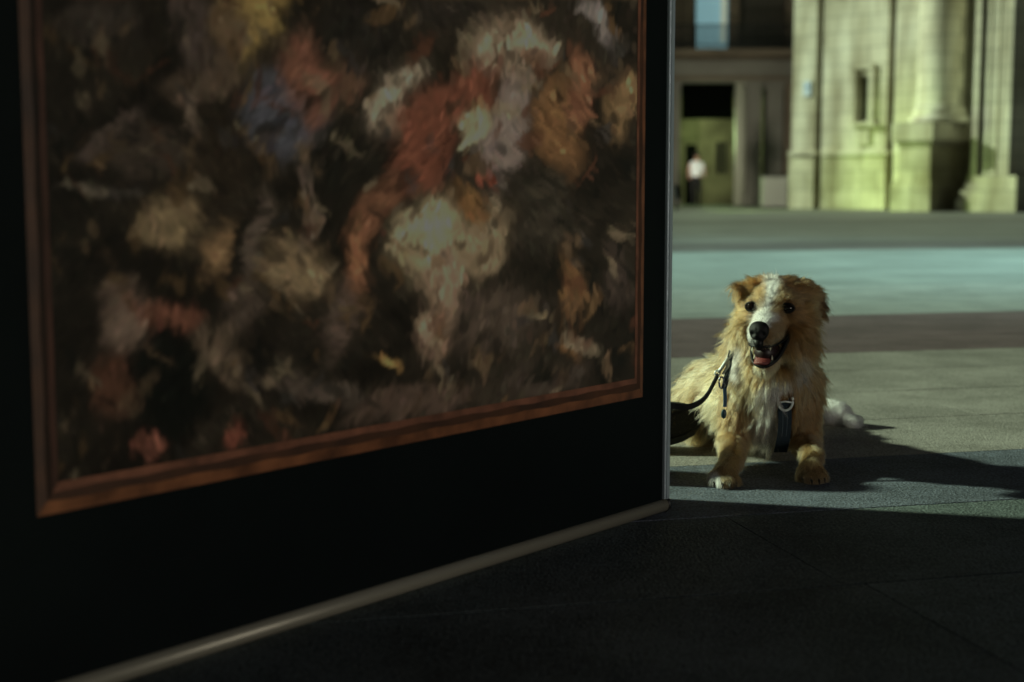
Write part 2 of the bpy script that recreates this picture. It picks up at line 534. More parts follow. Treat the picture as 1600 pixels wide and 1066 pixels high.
# upper storey wall round three window openings
dk('upper_wall', dstone, [(-700, -560, None, 84, 0, -1), (-500, -380, None, 84, 0, -1), (-320, -200, None, 84, 0, -1), (-140, -20, None, 84, 0, -1), (40, 160, None, 84, 0, -1), (220, 340, None, 84, 0, -1), (400, 520, None, 84, 0, -1), (580, 700, None, 84, 0, -1), (760, 905, None, 84, 0, -1), (955, 1082, None, 84, 0, -1), (1137, 1152, None, 84, 0, -1), (1226, 1262, None, 84, 0, -1)])
for (x0, x1, lit) in tuple((a_, a_ + 60, 0) for a_ in range(-560, 720, 180)) + ((700, 760, 0), (905, 955, 0), (1082, 1137, 1), (1152, 1226, 0)):
    wm = mat('lit_blue_glass', (0.2, 0.3, 0.4), 0.3, emit=(0.17, 0.32, 0.34), estr=0.85) if lit else mat('shuttered_window', (0.10, 0.085, 0.075), 0.6)
    fr = dk('window', wm, [(x0, x1, None, 84, -0.5, -0.56)])
    dk('window_frame', mat('window_joinery', (0.12, 0.10, 0.09), 0.6), [(x0, x0 + 3, None, 84, -0.44, -0.499), (x1 - 3, x1, None, 84, -0.44, -0.499)] + ([] if lit else [((x0 + x1) / 2 - 1.5, (x0 + x1) / 2 + 1.5, None, 84, -0.44, -0.499)]), fr)
    if lit: dk('curtain', mat('cream_curtain', (0.5, 0.5, 0.4), 0.9, emit=(0.45, 0.5, 0.36), estr=0.6), [(x1 - 13, x1 - 5, None, 66, -0.40, -0.435)], fr)
for sx_ in (1058, 1068, 1074): dk('half_column', dstone, [(sx_ - 2.4, sx_ + 2.4, None, 70, 0.12, 0.001)])
dk('balcony_slab', dstone, [(-700, 1262, 76, 86, 0.75, 0.0)])
# balcony railing
bm = bmesh.new()
zt = DF.hit(1100, 40, 0.7)[1]; zb = DF.hit(1100, 75, 0.7)[1]
a0 = DF.hit(885, 60, 0.7)[0]; a1 = DF.hit(1240, 60, 0.7)[0]
for z in (zt, zb + 0.08):
    DF.box(bm, a0, a1, z, z + 0.04, 0.72, 0.68)
rail = obj('railing', bm, iron, arc)
k = a0
while k < a1:
    bm = bmesh.new()
    DF.box(bm, k, k + 0.045, zb - 0.02, zt - 0.002, 0.713, 0.687)
    obj('baluster', bm, iron, rail)
    k += 0.11
dk('frieze', dgrey, [(-700, 1262, 94, 128, 0.25, -1)])
dk('frieze_band', dstone, [(-700, 1262, 86.4, 94, 0.1, -1)])
dk('frieze_band', dstone, [(-700, 1262, 119, 125, 0.33, 0.251)])
# arcade piers
for (x0, x1, f, m_) in ((1046, 1062, 0.1, dgrey), (1167, 1189, 0.05, dgrey), (1198, 1223, 0.0, dgrey), (930, 962, 0.1, dgrey)) + tuple((a_, a_ + 32, 0.1, dgrey) for a_ in range(-700, 900, 116)):
    p_ = dk('pier', m_, [(x0, x1, 128, None, f, f - 0.9)])
    dk('pier_plinth', m_, [(x0 - 3, x1 + 3, 303, None, f + 0.1, f + 0.001)], p_)
    dk('pier_capital', m_, [(x0 - 3, x1 + 3, 129, 138, f + 0.08, f + 0.001)], p_)
# round column beside the pier catches the arcade light
bm = bmesh.new()
a, _ = DF.hit(1156, 250, -0.2)
tube(bm, [DF.P(a, -0.2, 0), DF.P(a, -0.2, 4.35)], 0.21, 20)
obj('round_column', bm, mat('pale_stone', (0.72, 0.70, 0.6), 0.8), arc, True)
# back wall of the arcade with door and window, ceiling and floor
bw = mat('arcade_plaster', (0.30, 0.25, 0.17), 0.9, noise=(0.06, 0.045, 0.03), scale=0.9)
dk('arcade_wall', bw, [(-760, 1071, 100, None, -3.5, -3.8), (1090, 1119, 100, None, -3.5, -3.8), (1137, 1262, 100, None, -3.5, -3.8), (1071, 1090, 100, 226, -3.5, -3.8), (1119, 1137, 100, 222, -3.5, -3.8), (1119, 1137, 272, None, -3.5, -3.8)])
d_ = dk('door', mat('black_door', (0.004, 0.004, 0.004), 0.7, spec=0.05), [(1070, 1091, 225, None, -3.72, -3.78)])
dk('door_frame', dstone, [(1068, 1071, 222, None, -3.44, -3.499), (1090, 1093, 222, None, -3.44, -3.499)], d_)
w_ = dk('window', dark_glass, [(1118, 1138, 221, 273, -3.7, -3.75)])
dk('window_frame', dstone, [(1117, 1119, 219, 274, -3.44, -3.499), (1137, 1139, 219, 274, -3.44, -3.499), (1127, 1129, 222, 272, -3.6, -3.65)], w_)
bm = bmesh.new()
DF.box(bm, -34, 10.6, 4.0, 4.3, -1.0, -3.499)
obj('arcade_ceiling', bm, mat('dark_ceiling', (0.05, 0.045, 0.04), 0.9), arc)
dk('dark_opening', mat('opening_black', (0.003, 0.004, 0.003), 0.9, spec=0.02), [(1066, 1146, 131, 186, -0.55, -0.75)])  # black sheet: darkness of the upper opening put in as colour
dk('corner_wall', dstone, [(1226, 1262, 128, None, 0.0, -3)])
dk('upper_mass', dstone, [(-700, 1262, None, 100, -1.01, -4)])
# pale box by the last pier
t = thing('utility_box', DF.P(9.4, 1.2, 0), 'pale waist-high cabinet standing between the arcade and the church wall', 'cabinet')
cp('cabinet_body', mat('pale_paint', (0.84, 0.86, 0.78), 0.5), [(1195, 1232, 279, None, 1.6, 0.9)], t, DF)
cp('cabinet_lid', mat('pale_paint_lid', (0.62, 0.64, 0.58), 0.5), [(1194, 1233, 275.5, 279, 1.65, 0.85)], t, DF)
cp('cabinet_door', mat('pale_paint_door', (0.82, 0.84, 0.76), 0.5), [(1198, 1213, 283, 315, 1.62, 1.601), (1214, 1229, 283, 315, 1.62, 1.601)], t, DF)
bm = bmesh.new()
hexa(bm, [Vector(p) for p in ((7.5, 50.5, -.3), (60, 50.5, -.3), (60, 50.5, -.301), (7.5, 50.5, -.301), (7.5, 51, -.3), (60, 51, -.3), (60, 51, -.301), (7.5, 51, -.301))])
bm.free()
# ---- lamps that light the place, standing outside the picture
t = thing('street_lamp', (7.6, 11.2, 0), 'tall slim street lamp standing right of the picture', 'street lamp')
bm = bmesh.new(); tube(bm, [(7.6, 11.2, 0), (7.6, 11.2, 6.9)], [0.07, 0.045], 12); obj('pole', bm, iron, t, True)
bm = bmesh.new(); tube(bm, [(7.6, 11.2, 6.85), (7.6, 11.0, 6.9), (7.6, 10.8, 6.86)], [0.05, 0.16, 0.12], 12, flat=0.4); obj('lamp_head', bm, iron, t, True)
t = thing('floodlight', (4.6, 38.0, 0), 'small black floodlight on the paving facing the church', 'floodlight')
bm = bmesh.new(); hexa(bm, [Vector(p) for p in ((4.35, 37.9, .32), (4.5, 37.9, .32), (4.5, 38.5, .32), (4.35, 38.5, .32), (4.3, 37.9, .7), (4.45, 37.9, .7), (4.45, 38.5, .7), (4.3, 38.5, .7))]); obj('lamp_housing', bm, iron, t)
bm = bmesh.new(); tube(bm, [(4.4, 38.2, 0), (4.4, 38.2, .34)], 0.04, 8); obj('stand', bm, iron, t)

# ------------------------------------------------------------------ display board
PR = G(1036, 798); PL = G(-40, 1135)
bd = (PR - PL); blen = bd.length; bd.normalize()           # runs left to right
bn = Vector((bd.y, -bd.x, 0))                              # towards the camera side
def B(s, off, z): return PL + bd * s + bn * off + Vector((0, 0, z))
def bhit(px, py, off=0.012):
    d = ray(px, py); c = Vector((0, 0, CH))
    t = (PL + bn * off - c).dot(bn) / d.dot(bn)
    p = c + d * t
    return (p - PL).dot(bd), p.z
HT = 2.05
alu = bpy.data.materials.new('brushed_aluminium'); alu.use_nodes = True
_n, _l = alu.node_tree.nodes, alu.node_tree.links
_b = _n['Principled BSDF']; _b.inputs['Metallic'].default_value = 0.3; _b.inputs['Roughness'].default_value = 0.38
_b.inputs['Base Color'].default_value = (0.38, 0.355, 0.28, 1)
_tc = _n.new('ShaderNodeTexCoord'); _mp = _n.new('ShaderNodeMapping'); _mp.inputs['Scale'].default_value = (40, 40, 900)
_nz = _n.new('ShaderNodeTexNoise'); _nz.inputs['Scale'].default_value = 1
_l.new(_tc.outputs['Object'], _mp.inputs[0]); _l.new(_mp.outputs[0], _nz.inputs['Vector'])
_bp = _n.new('ShaderNodeBump'); _bp.inputs['Strength'].default_value = 0.08; _bp.inputs['Distance'].default_value = 0.002
_l.new(_nz.outputs['Fac'], _bp.inputs['Height']); _l.new(_bp.outputs[0], _b.inputs['Normal'])
blackp = mat('matt_black_print', (0.0065, 0.0105, 0.0105), 0.6, noise=(0.0045, 0.0075, 0.0078), scale=6, spec=0.12)
rubber = mat('black_plastic', (0.012, 0.012, 0.012), 0.45)
board = thing('display_board', B(blen / 2, 0, 0), 'tall black exhibition board with a large framed painting print and an aluminium edge', 'display board')
bm = bmesh.new()
hexa(bm, [B(0.012, 0.008, 0.02), B(blen - 0.016, 0.008, 0.02), B(blen - 0.016, -0.012, 0.02), B(0.012, -0.012, 0.02), B(0.012, 0.008, HT), B(blen - 0.016, 0.008, HT), B(blen - 0.016, -0.012, HT), B(0.012, -0.012, HT)])
obj('panel', bm, blackp, board)


anod = mat('anodised_edge', (0.52, 0.60, 0.66), 0.35, metal=0.35, bump=0.1, scale=300)
def post(s0, s1):
    bm = bmesh.new()
    hexa(bm, [B(s0, 0.016, 0.026), B(s1, 0.016, 0.026), B(s1, -0.022, 0.026), B(s0, -0.022, 0.026), B(s0, 0.016, HT + .01), B(s1, 0.016, HT + .01), B(s1, -0.022, HT + .01), B(s0, -0.022, HT + .01)])
    bmesh.ops.bevel(bm, geom=[e for e in bm.edges if abs((e.verts[0].co - e.verts[1].co).normalized().z) > 0.9], offset=0.0035, segments=3, affect='EDGES')
    return obj('edge_profile', bm, anod, board, False)
post(blen - 0.016, blen); post(-0.004, 0.012)
bm = bmesh.new()
tube(bm, [B(-0.002, 0.004, 0.0128), B(blen - 0.006, 0.004, 0.0128)], 0.0125, 20)
obj('bottom_rail', bm, alu, board, True)
bm = bmesh.new()
tube(bm, [B(-0.002, 0, HT + 0.012), B(blen - 0.006, 0, HT + 0.012)], 0.0145, 14)
obj('top_rail', bm, alu, board, True)
for s0, s1 in ((blen - 0.006, blen + 0.002), (-0.008, -0.002)):
    bm = bmesh.new()
    tube(bm, [B(s0, 0.004, 0.0145), B((s0 + s1) / 2, 0.004, 0.0145), B(s1, 0.004, 0.0145)], [0.0158, 0.0155, 0.012], 16)
    obj('end_cap', bm, rubber, board, True)
# feet of the board, behind it
for s_ in (0.12, blen - 0.30):
    bm = bmesh.new()
    hexa(bm, [B(s_, -0.012, 0.0), B(s_ + .05, -0.012, 0.0), B(s_ + .05, -0.08, 0.0), B(s_, -0.08, 0.0), B(s_, -0.012, 0.012), B(s_ + .05, -0.012, 0.012), B(s_ + .05, -0.08, 0.012), B(s_, -0.08, 0.012)])
    obj('foot', bm, rubber, board)

bm = bmesh.new()  # added unseen panel, sized to set the edge of the board's shadow
hexa(bm, [B(blen - 0.055, -0.0125, 0.0), B(blen - 0.03, -0.0125, 0.0), B(blen - 0.03, -0.30, 0.0), B(blen - 0.055, -0.30, 0.0), B(blen - 0.055, -0.0125, HT), B(blen - 0.03, -0.0125, HT), B(blen - 0.03, -0.30, HT), B(blen - 0.055, -0.30, HT)])
obj('shadow_panel', bm, rubber, board)
# --- the print: an invented, generic dark oil-painting texture of brush strokes
so1, zo1 = bhit(1006, 620); so0, zo0 = bhit(60, 812)
zo = (zo1 + zo0) / 2 + 0.001
si1, zi1 = bhit(993, 600); si0, zi0 = bhit(93, 762)
zi = zo + 0.036
ZT = 1.78
CW, CHH = 1120, 860                               # canvas in design pixels
canvas = np.zeros((CHH, CW, 3))
blobs = [  # x, y, rx, ry, angle, colour (as seen)
    (395, 30, 34, 75, 10, (128, 106, 48)), (362, 60, 30, 60, 0, (78, 62, 46)), (440, 180, 62, 52, 20, (58, 62, 80)), (478, 118, 34, 66, -5, (104, 62, 48)),
    (318, 120, 60, 34, -20, (66, 54, 46)), (160, 40, 60, 40, 10, (44, 38, 36)), (300, 40, 30, 60, 0, (60, 50, 50)), (180, 215, 60, 16, -40, (74, 62, 62)),
    (300, 190, 12, 60, 0, (96, 82, 76)), (340, 250, 50, 90, 10, (34, 27, 20)), (230, 230, 70, 40, 0, (50, 42, 38)), (616, 160, 30, 62, 25, (136, 124, 112)),
    (545, 110, 30, 30, 0, (88, 62, 48)), (712, 150, 92, 36, -32, (100, 52, 36)), (655, 240, 62, 44, -40, (98, 50, 34)), (800, 75, 52, 42, 30, (140, 122, 106)),
    (742, 190, 22, 32, 0, (140, 134, 108)), (792, 200, 30, 84, 8, (112, 100, 102)), (872, 200, 36, 66, -8, (110, 76, 40)), (905, 142, 20, 56, -5, (116, 72, 48)),
    (978, 160, 26, 56, 10, (112, 88, 56)), (668, 370, 48, 68, 10, (148, 134, 106)), (690, 460, 32, 84, 8, (132, 108, 92)), (752, 378, 42, 46, -10, (124, 108, 86)),
    (560, 400, 20, 70, 5, (128, 80, 50)), (590, 320, 24, 50, 20, (100, 62, 42)), (262, 342, 46, 46, 20, (104, 88, 64)), (334, 398, 24, 50, 30, (114, 88, 58)),
    (462, 416, 54, 40, 15, (112, 94, 70)), (480, 300, 12, 80, 5, (90, 78, 72)), (405, 380, 14, 70, 5, (70, 60, 56)), (890, 470, 18, 70, -6, (108, 76, 40)),
    (912, 525, 30, 12, 40, (120, 110, 92)), (735, 315, 36, 16, 40, (112, 78, 36)), (766, 285, 12, 8, 0, (150, 62, 36)), (770, 500, 64, 50, 0, (66, 56, 50)),
    (380, 480, 26, 50, 10, (62, 52, 48)), (535, 500, 24, 60, 10, (66, 54, 50)), (200, 500, 36, 44, 10, (88, 72, 66)), (345, 555, 34, 50, -35, (88, 74, 62)),
    (262, 488, 60, 18, 10, (100, 56, 42)), (262, 600, 62, 88, 0, (8, 11, 9)), (178, 600, 34, 54, 10, (70, 42, 30)), (236, 692, 17, 17, 0, (126, 68, 54)),
    (372, 686, 15, 18, 0, (110, 54, 40)), (606, 564, 18, 9, 5, (140, 108, 46)), (640, 632, 96, 24, -14, (70, 56, 50)), (500, 605, 70, 16, 20, (66, 58, 54)),
    (828, 498, 14, 9, 0, (136, 122, 92)), (860, 590, 60, 20, -20, (54, 46, 42)), (965, 420, 20, 44, 0, (60, 50, 48)), (140, 300, 60, 8, -4, (78, 72, 66)), (940, 30, 14, 40, -20, (110, 104, 112)),
    (700, 20, 50, 26, 0, (34, 30, 28)), (560, 60, 60, 50, 0, (26, 24, 22)), (850, 330, 40, 60, 0, (48, 44, 38)), (540, 250, 60, 70, 0, (24, 22, 18)), (640, 690, 80, 20, -10, (40, 30, 26)),
]
def lin(c):
    c = np.asarray(c, float) / 255
    return np.where(c < 0.04045, c / 12.92, ((c + 0.055) / 1.055) ** 2.4)
def wavy(x, y, s, ph):
    return (np.sin(x / s + 1.3 * np.sin(y / s * 0.8 + ph) + ph * 2.1) + np.sin(y / s * 1.13 + 1.7 * np.sin(x / s * 0.63 + ph * 1.7)) + 0.6 * np.sin((x + y) / s * 1.9 + ph * 3.3)) / 2.6
def field(x, y):
    x = x + 16 * wavy(x, y, 31, 1.0) + 7 * wavy(x, y, 13, 4.0)
    y = y + 16 * wavy(x, y, 37, 2.0) + 7 * wavy(x, y, 11, 5.0)
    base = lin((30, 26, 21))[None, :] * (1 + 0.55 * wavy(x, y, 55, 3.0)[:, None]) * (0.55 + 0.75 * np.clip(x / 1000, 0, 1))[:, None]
    base = base * (1 + 0.4 * wavy(x, y, 19, 8.0)[:, None])
    for (cx, cy, rx, ry, an, c) in blobs:
        a = math.radians(an)
        rm = 2.2 * max(rx, ry)
        nb = np.nonzero((np.abs(x - cx) < rm) & (np.abs(y - cy) < rm))[0]
        if not len(nb): continue
        dx, dy = x[nb] - cx, y[nb] - cy
        ux = dx * math.cos(a) + dy * math.sin(a); uy = -dx * math.sin(a) + dy * math.cos(a)
        q = (ux / rx) ** 2 + (uy / ry) ** 2
        w = (1 / (1 + np.exp(np.clip((q - 1.0) * 3.5, -30, 30))))[:, None] * (1.0 if rx > 11.5 else 0.7)
        base[nb] = base[nb] * (1 - w) + lin(c)[None, :] * w * (1 + 0.3 * wavy(x[nb], y[nb], 9, cx)[:, None])
    return np.clip(base, 0, 1)
pal = [(34, 28, 22), (20, 20, 16), (14, 16, 14), (60, 46, 34), (92, 74, 54), (78, 44, 28), (110, 98, 80), (50, 48, 50), (88, 66, 38), (24, 24, 20)]
main_blobs = list(blobs)
for _ in range(420):
    bx_, by_ = rng.uniform(60, 1010), rng.uniform(0, 780)
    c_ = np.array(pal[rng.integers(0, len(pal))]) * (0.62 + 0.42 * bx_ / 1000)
    blobs.append((bx_, by_, rng.uniform(3, 11), rng.uniform(7, 30), rng.uniform(-60, 60), tuple(c_)))
yy, xx = np.mgrid[0:CHH, 0:CW]
canvas = np.repeat(np.repeat(field(xx[::2, ::2].ravel().astype(float), yy[::2, ::2].ravel().astype(float)).reshape(CHH // 2, CW // 2, 3), 2, 0), 2, 1)
NS = 9000
sxs = rng.uniform(0, CW, NS); sys_ = rng.uniform(0, CHH, NS)
cols = field(sxs + rng.normal(0, 5, NS), sys_ + rng.normal(0, 5, NS)) * rng.lognormal(0.02, 0.32, NS)[:, None] * (1 + rng.normal(0, 0.05, (NS, 3)))
angs = 1.4 + 1.3 * wavy(sxs, sys_, 90, 0.4) + rng.normal(0, 0.18, NS)
for i in range(NS):
    L_, W_ = rng.uniform(5, 13), rng.uniform(2.0, 5)
    r_ = int(L_ + 2)
    x0, x1, y0, y1 = max(0, int(sxs[i]) - r_), min(CW, int(sxs[i]) + r_), max(0, int(sys_[i]) - r_), min(CHH, int(sys_[i]) + r_)
    if x1 <= x0 or y1 <= y0: continue
    gy, gx = np.mgrid[y0:y1, x0:x1]
    dx, dy = gx - sxs[i], gy - sys_[i]
    ca_, sa_ = math.cos(angs[i]), math.sin(angs[i])
    ux, uy = dx * ca_ + dy * sa_, -dx * sa_ + dy * ca_
    uy = uy + 0.012 * ux * ux * (1 if i % 2 else -1)
    w = 1 / (1 + np.exp(np.clip(((ux / L_) ** 2 + (uy / W_) ** 2 - 1) * 4, -30, 30)))
    w = (w * rng.uniform(0.4, 0.85))[..., None]
    canvas[y0:y1, x0:x1] = canvas[y0:y1, x0:x1] * (1 - w) + np.clip(cols[i], 0, 1) * w
NX, NY = 460, 400
ss = np.linspace(si0, si1, NX); zz = np.linspace(zi, ZT, NY)
SG, ZG = np.meshgrid(ss, zz)
pts = np.array(PL)[None, :] + SG.ravel()[:, None] * np.array(bd)[None, :] + 0.0095 * np.array(bn)[None, :]
pts[:, 2] = ZG.ravel()
qx, qy = proj(pts)
above = qy < 4                                     # above the picture's top the strokes go on, mirrored
qx2 = np.where(above, np.mod(qx * 0.9 + 437 + 0.35 * (4 - qy), 900) + 70, qx)
qy2 = np.where(above, np.mod((4 - qy) * 1.15 + 210 + 0.2 * qx, 700) + 20, qy)
bw2 = np.clip((qy + 40) / 44, 0, 1)[:, None]
ix = np.clip(qx2.round().astype(int), 0, CW - 1); ix0 = np.clip(qx.round().astype(int), 0, CW - 1); iy0 = np.clip(np.abs(qy).round().astype(int), 0, CHH - 1); iy = np.clip(np.mod(qy2, CHH).round().astype(int), 0, CHH - 1)
PG = 4.6
cv_ = canvas[iy, ix] * (1 - bw2) + canvas[iy0, ix0] * bw2
cv_ = (cv_ * 0.68 + cv_.mean(1)[:, None] * 0.32) * np.array([1.10, 0.97, 0.82])
cv_ = cv_ * (0.66 + 0.34 * np.clip(qx / 700, 0, 1))[:, None]  # light falloff towards the left put into the print colour
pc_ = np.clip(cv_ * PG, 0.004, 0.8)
me = bpy.data.meshes.new('painting_print')
idx = np.arange(NX * NY).reshape(NY, NX)
quads = np.stack([idx[:-1, :-1], idx[:-1, 1:], idx[1:, 1:], idx[1:, :-1]], -1).reshape(-1, 4)
me.from_pydata(pts.tolist(), [], quads.tolist())
ca2 = me.color_attributes.new('paint', 'FLOAT_COLOR', 'POINT')
ca2.data.foreach_set('color', np.concatenate([pc_, np.ones((len(pc_), 1))], 1).ravel())
pm = bpy.data.materials.new('printed_paint'); pm.use_nodes = True
_n, _l = pm.node_tree.nodes, pm.node_tree.links
at = _n.new('ShaderNodeAttribute'); at.attribute_name = 'paint'
_l.new(at.outputs['Color'], _n['Principled BSDF'].inputs['Base Color'])
_n['Principled BSDF'].inputs['Roughness'].default_value = 0.45
_n['Principled BSDF'].inputs['Specular IOR Level'].default_value = 0.25
me.materials.append(pm)
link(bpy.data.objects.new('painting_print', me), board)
# printed picture frame: four mitred strips, each of three mouldings
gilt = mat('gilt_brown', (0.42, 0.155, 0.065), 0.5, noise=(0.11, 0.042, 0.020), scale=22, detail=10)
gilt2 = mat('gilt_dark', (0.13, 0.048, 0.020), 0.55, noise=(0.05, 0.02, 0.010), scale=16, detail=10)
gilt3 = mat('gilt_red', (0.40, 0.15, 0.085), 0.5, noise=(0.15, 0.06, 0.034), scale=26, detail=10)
gilt_d = mat('gilt_dark_shaded', (0.05, 0.022, 0.012), 0.55, noise=(0.02, 0.01, 0.006), scale=16, detail=10)  # shaded copies of the gilt for the left strip
gilt_e = mat('gilt_red_shaded', (0.13, 0.052, 0.035), 0.5, noise=(0.06, 0.025, 0.016), scale=18, detail=10)
ztop_o = ZT + (zi - zo)
outer = [(so0, zo), (so1, zo), (so1, ztop_o), (so0, ztop_o)]
inner = [(si0, zi), (si1, zi), (si1, ZT), (si0, ZT)]
for k in range(4):
    k2 = (k + 1) % 4
    bm = bmesh.new()
    fs = [0, 0.42, 0.72, 1.0]
    offs = [0.0092, 0.0112, 0.0102, 0.0100]
    prev = None
    for j, f in enumerate(fs):
        a_ = [outer[k][q] * (1 - f) + inner[k][q] * f for q in (0, 1)]
        b_ = [outer[k2][q] * (1 - f) + inner[k2][q] * f for q in (0, 1)]
        row = []
        for i in range(41):
            t_ = i / 40
            wob = 0.0012 * math.sin(i * 1.7 + j * 2) if 0 < j < 3 else 0
            row.append(bm.verts.new(B(a_[0] + (b_[0] - a_[0]) * t_ + (wob if k % 2 else 0), offs[j], a_[1] + (b_[1] - a_[1]) * t_ + (0 if k % 2 else wob))))
        if prev:
            for i in range(40):
                f_ = bm.faces.new((prev[i], prev[i + 1], row[i + 1], row[i])); f_.material_index = j - 1
        prev = row
    obj('frame_print', bm, [gilt2, gilt_d, gilt_e] if k == 3 else [gilt, gilt2, gilt3], board)  # left strip darker: light falloff along the board put into its colours

# ------------------------------------------------------------------ the dog
YAW = R(24)
HC = W(1211, 484, 2.91)
Rv = Vector((math.cos(YAW), -math.sin(YAW), 0))
Fv0 = Vector((-math.sin(YAW), -math.cos(YAW), 0))
Fv = (Fv0 + Vector((0, 0, 0.03))).normalized()
Uv = Rv.cross(-Fv).normalized() if Rv.cross(-Fv).z > 0 else Rv.cross(Fv).normalized()
HM = Matrix((Rv, Fv, Uv)).transposed()            # head axes as columns
def H(r, f, u): return HC + Rv * r + Fv * f + Uv * u
caps = []                                          # tag, a, b, ra, rb
def C(tg, a, b, ra, rb): caps.append((tg, Vector(a), Vector(b), ra, rb))
C('skull', H(0, -0.02, 0.0), H(0, 0.012, 0.004), 0.058, 0.052)
C('skull', H(-0.022, 0.018, 0.002), H(0.022, 0.018, 0.002), 0.038, 0.038)
C('skull', H(-0.036, -0.01, -0.005), H(0.036, -0.01, -0.005), 0.042, 0.042)
C('muzzle', H(0, 0.035, -0.020), H(0, 0.106, -0.043), 0.036, 0.0235)
C('muzzle', H(-0.014, 0.07, -0.038), H(-0.012, 0.110, -0.050), 0.022, 0.0165)
C('muzzle', H(0.014, 0.07, -0.038), H(0.012, 0.110, -0.050), 0.022, 0.0165)
C('jaw', H(0, 0.02, -0.078), H(0, 0.076, -0.113), 0.027, 0.0165)
C('jaw', H(0, 0.076, -0.113), H(0, 0.086, -0.114), 0.0165, 0.015)
C('skull', W(1180, 464, 2.93), W(1250, 463, 2.93), 0.033, 0.033)
C('skull', W(1200, 460, 2.93), W(1230, 460, 2.93), 0.035, 0.035)
C('cheek', H(-0.044, 0.012, -0.038), H(-0.038, -0.005, -0.062), 0.034, 0.036)
C('cheek', H(0.044, 0.012, -0.038), H(0.038, -0.005, -0.062), 0.034, 0.036)
C('ear', W(1166, 455, 2.93), W(1152, 449, 2.92), 0.015, 0.007)
C('ear', W(1252, 455, 2.93), W(1269, 462, 2.95), 0.019, 0.015)
C('ear', W(1269, 462, 2.95), W(1277, 486, 2.95), 0.015, 0.009)
C('neck', (0.548, 3.05, 0.245), H(0, -0.03, -0.03), 0.080, 0.062)
C('neck', (0.545, 2.985, 0.225), (0.545, 3.01, 0.27), 0.068, 0.066)
C('chest', (0.556, 3.01, 0.19), (0.556, 3.06, 0.12), 0.076, 0.080)
C('chest', (0.512, 3.03, 0.18), (0.605, 3.03, 0.18), 0.058, 0.058)
C('torso', (0.552, 3.07, 0.14), (0.52, 3.2, 0.125), 0.095, 0.098)
C('torso', (0.52, 3.2, 0.125), (0.482, 3.33, 0.105), 0.098, 0.094)
C('torso', (0.455, 3.28, 0.07), (0.47, 3.37, 0.07), 0.068, 0.066)
C('arm', (0.500, 3.03, 0.15), (0.478, 3.035, 0.06), 0.046, 0.032)
C('arm', (0.618, 3.03, 0.15), (0.634, 3.035, 0.06), 0.044, 0.031)
C('forearm', (0.474, 3.02, 0.05), W(1143, 722, 2.885), 0.030, 0.0195)
C('forearm', (0.632, 3.03, 0.052), W(1270, 712, 2.92), 0.029, 0.0195)
LP = W(1131, 750, 2.805); RP = W(1269, 741, 2.845)
C('paw', W(1143, 722, 2.885), LP + Vector((0.002, 0.02, 0.006)), 0.0195, 0.021)
C('paw', W(1270, 712, 2.92), RP + Vector((0, 0.02, 0.006)), 0.0195, 0.021)
for P0 in (LP, RP):
    for dx, dy in ((-0.022, 0.004), (-0.0075, -0.012), (0.0075, -0.012), (0.022, 0.004)):
        C('paw', (P0.x + dx * 0.7, P0.y + 0.015, 0.02), (P0.x + dx, P0.y + dy - 0.004, 0.0115), 0.012, 0.0108)
C('hind', (0.53, 3.36, 0.09), (0.645, 3.42, 0.065), 0.066, 0.045)
C('hind', (0.645, 3.44, 0.065), (0.725, 3.60, 0.04), 0.040, 0.026)
C('foot', (0.725, 3.61, 0.035), (0.82, 3.545, 0.030), 0.026, 0.027)
for dy in (-0.017, 0.0, 0.017):
    C('foot', (0.825, 3.545 + dy * 0.8, 0.026), (0.856 + dy * 0.4, 3.525 + dy, 0.0135), 0.014, 0.0115)
C('tail', (0.455, 3.40, 0.10), (0.38, 3.44, 0.07), 0.022, 0.014)
C('tail', (0.38, 3.44, 0.07), (0.26, 3.44, 0.05), 0.014, 0.008)
dog = thing('dog', (0.53, 3.1, 0), 'tan and white shaggy dog lying on the paving with open mouth and blue harness', 'dog')
bm = bmesh.new()
for tg, a, b_, ra, rb in caps: capsule(bm, a, b_, ra, rb)
skin = mat('dog_skin', (0.22, 0.13, 0.065), 0.9, spec=0.1)
body = baked('body', bm, [('REMESH', dict(mode='VOXEL', voxel_size=0.0045)), ('SMOOTH', dict(factor=0.5, iterations=5))], skin, dog)
bme = body.data
bvh = BVHTree.FromPolygons([v.co.copy() for v in bme.vertices], [tuple(p.vertices) for p in bme.polygons])
def surf(px, py, off):
    d = ray(px, py).normalized()
    h = bvh.ray_cast(Vector((0, 0, CH)), d)
    p = h[0] if h[0] is not None else W(px, py, 3.0)
    return p - d * off

wetblack = mat('wet_black', (0.006, 0.006, 0.007), 0.5, spec=0.3, bump=0.25, scale=700)
lipm = mat('black_lip', (0.005, 0.005, 0.005), 0.5, spec=0.3)
eyem = mat('eye_black', (0.010, 0.006, 0.004), 0.04)
EYES = [H(-0.036, 0.050, 0.0075), H(0.037, 0.047, 0.0065)]
for i, e in enumerate(EYES):
    hit = bvh.find_nearest(e)
    e = hit[0] + hit[1] * -0.0015
    EYES[i] = e
    bm = bmesh.new()
    ellipsoid(bm, e, (0.0118, 0.0094, 0.0098), HM)
    ey = obj('eye', bm, eyem, dog, True)
    bm = bmesh.new()
    for k, (da, sgn) in enumerate(((0.0, 1), (0.0, -1))):
        ring = [e + Rv * (0.0130 * math.cos(a)) + Fv * (0.0056 - 0.004 * abs(math.cos(a))) + Uv * (0.0092 * math.sin(a)) for a in np.linspace(0 if sgn > 0 else math.pi, math.pi if sgn > 0 else math.tau, 13)]
        tube(bm, ring, 0.0021, 6)
    obj('eyelid', bm, lipm, ey, True)
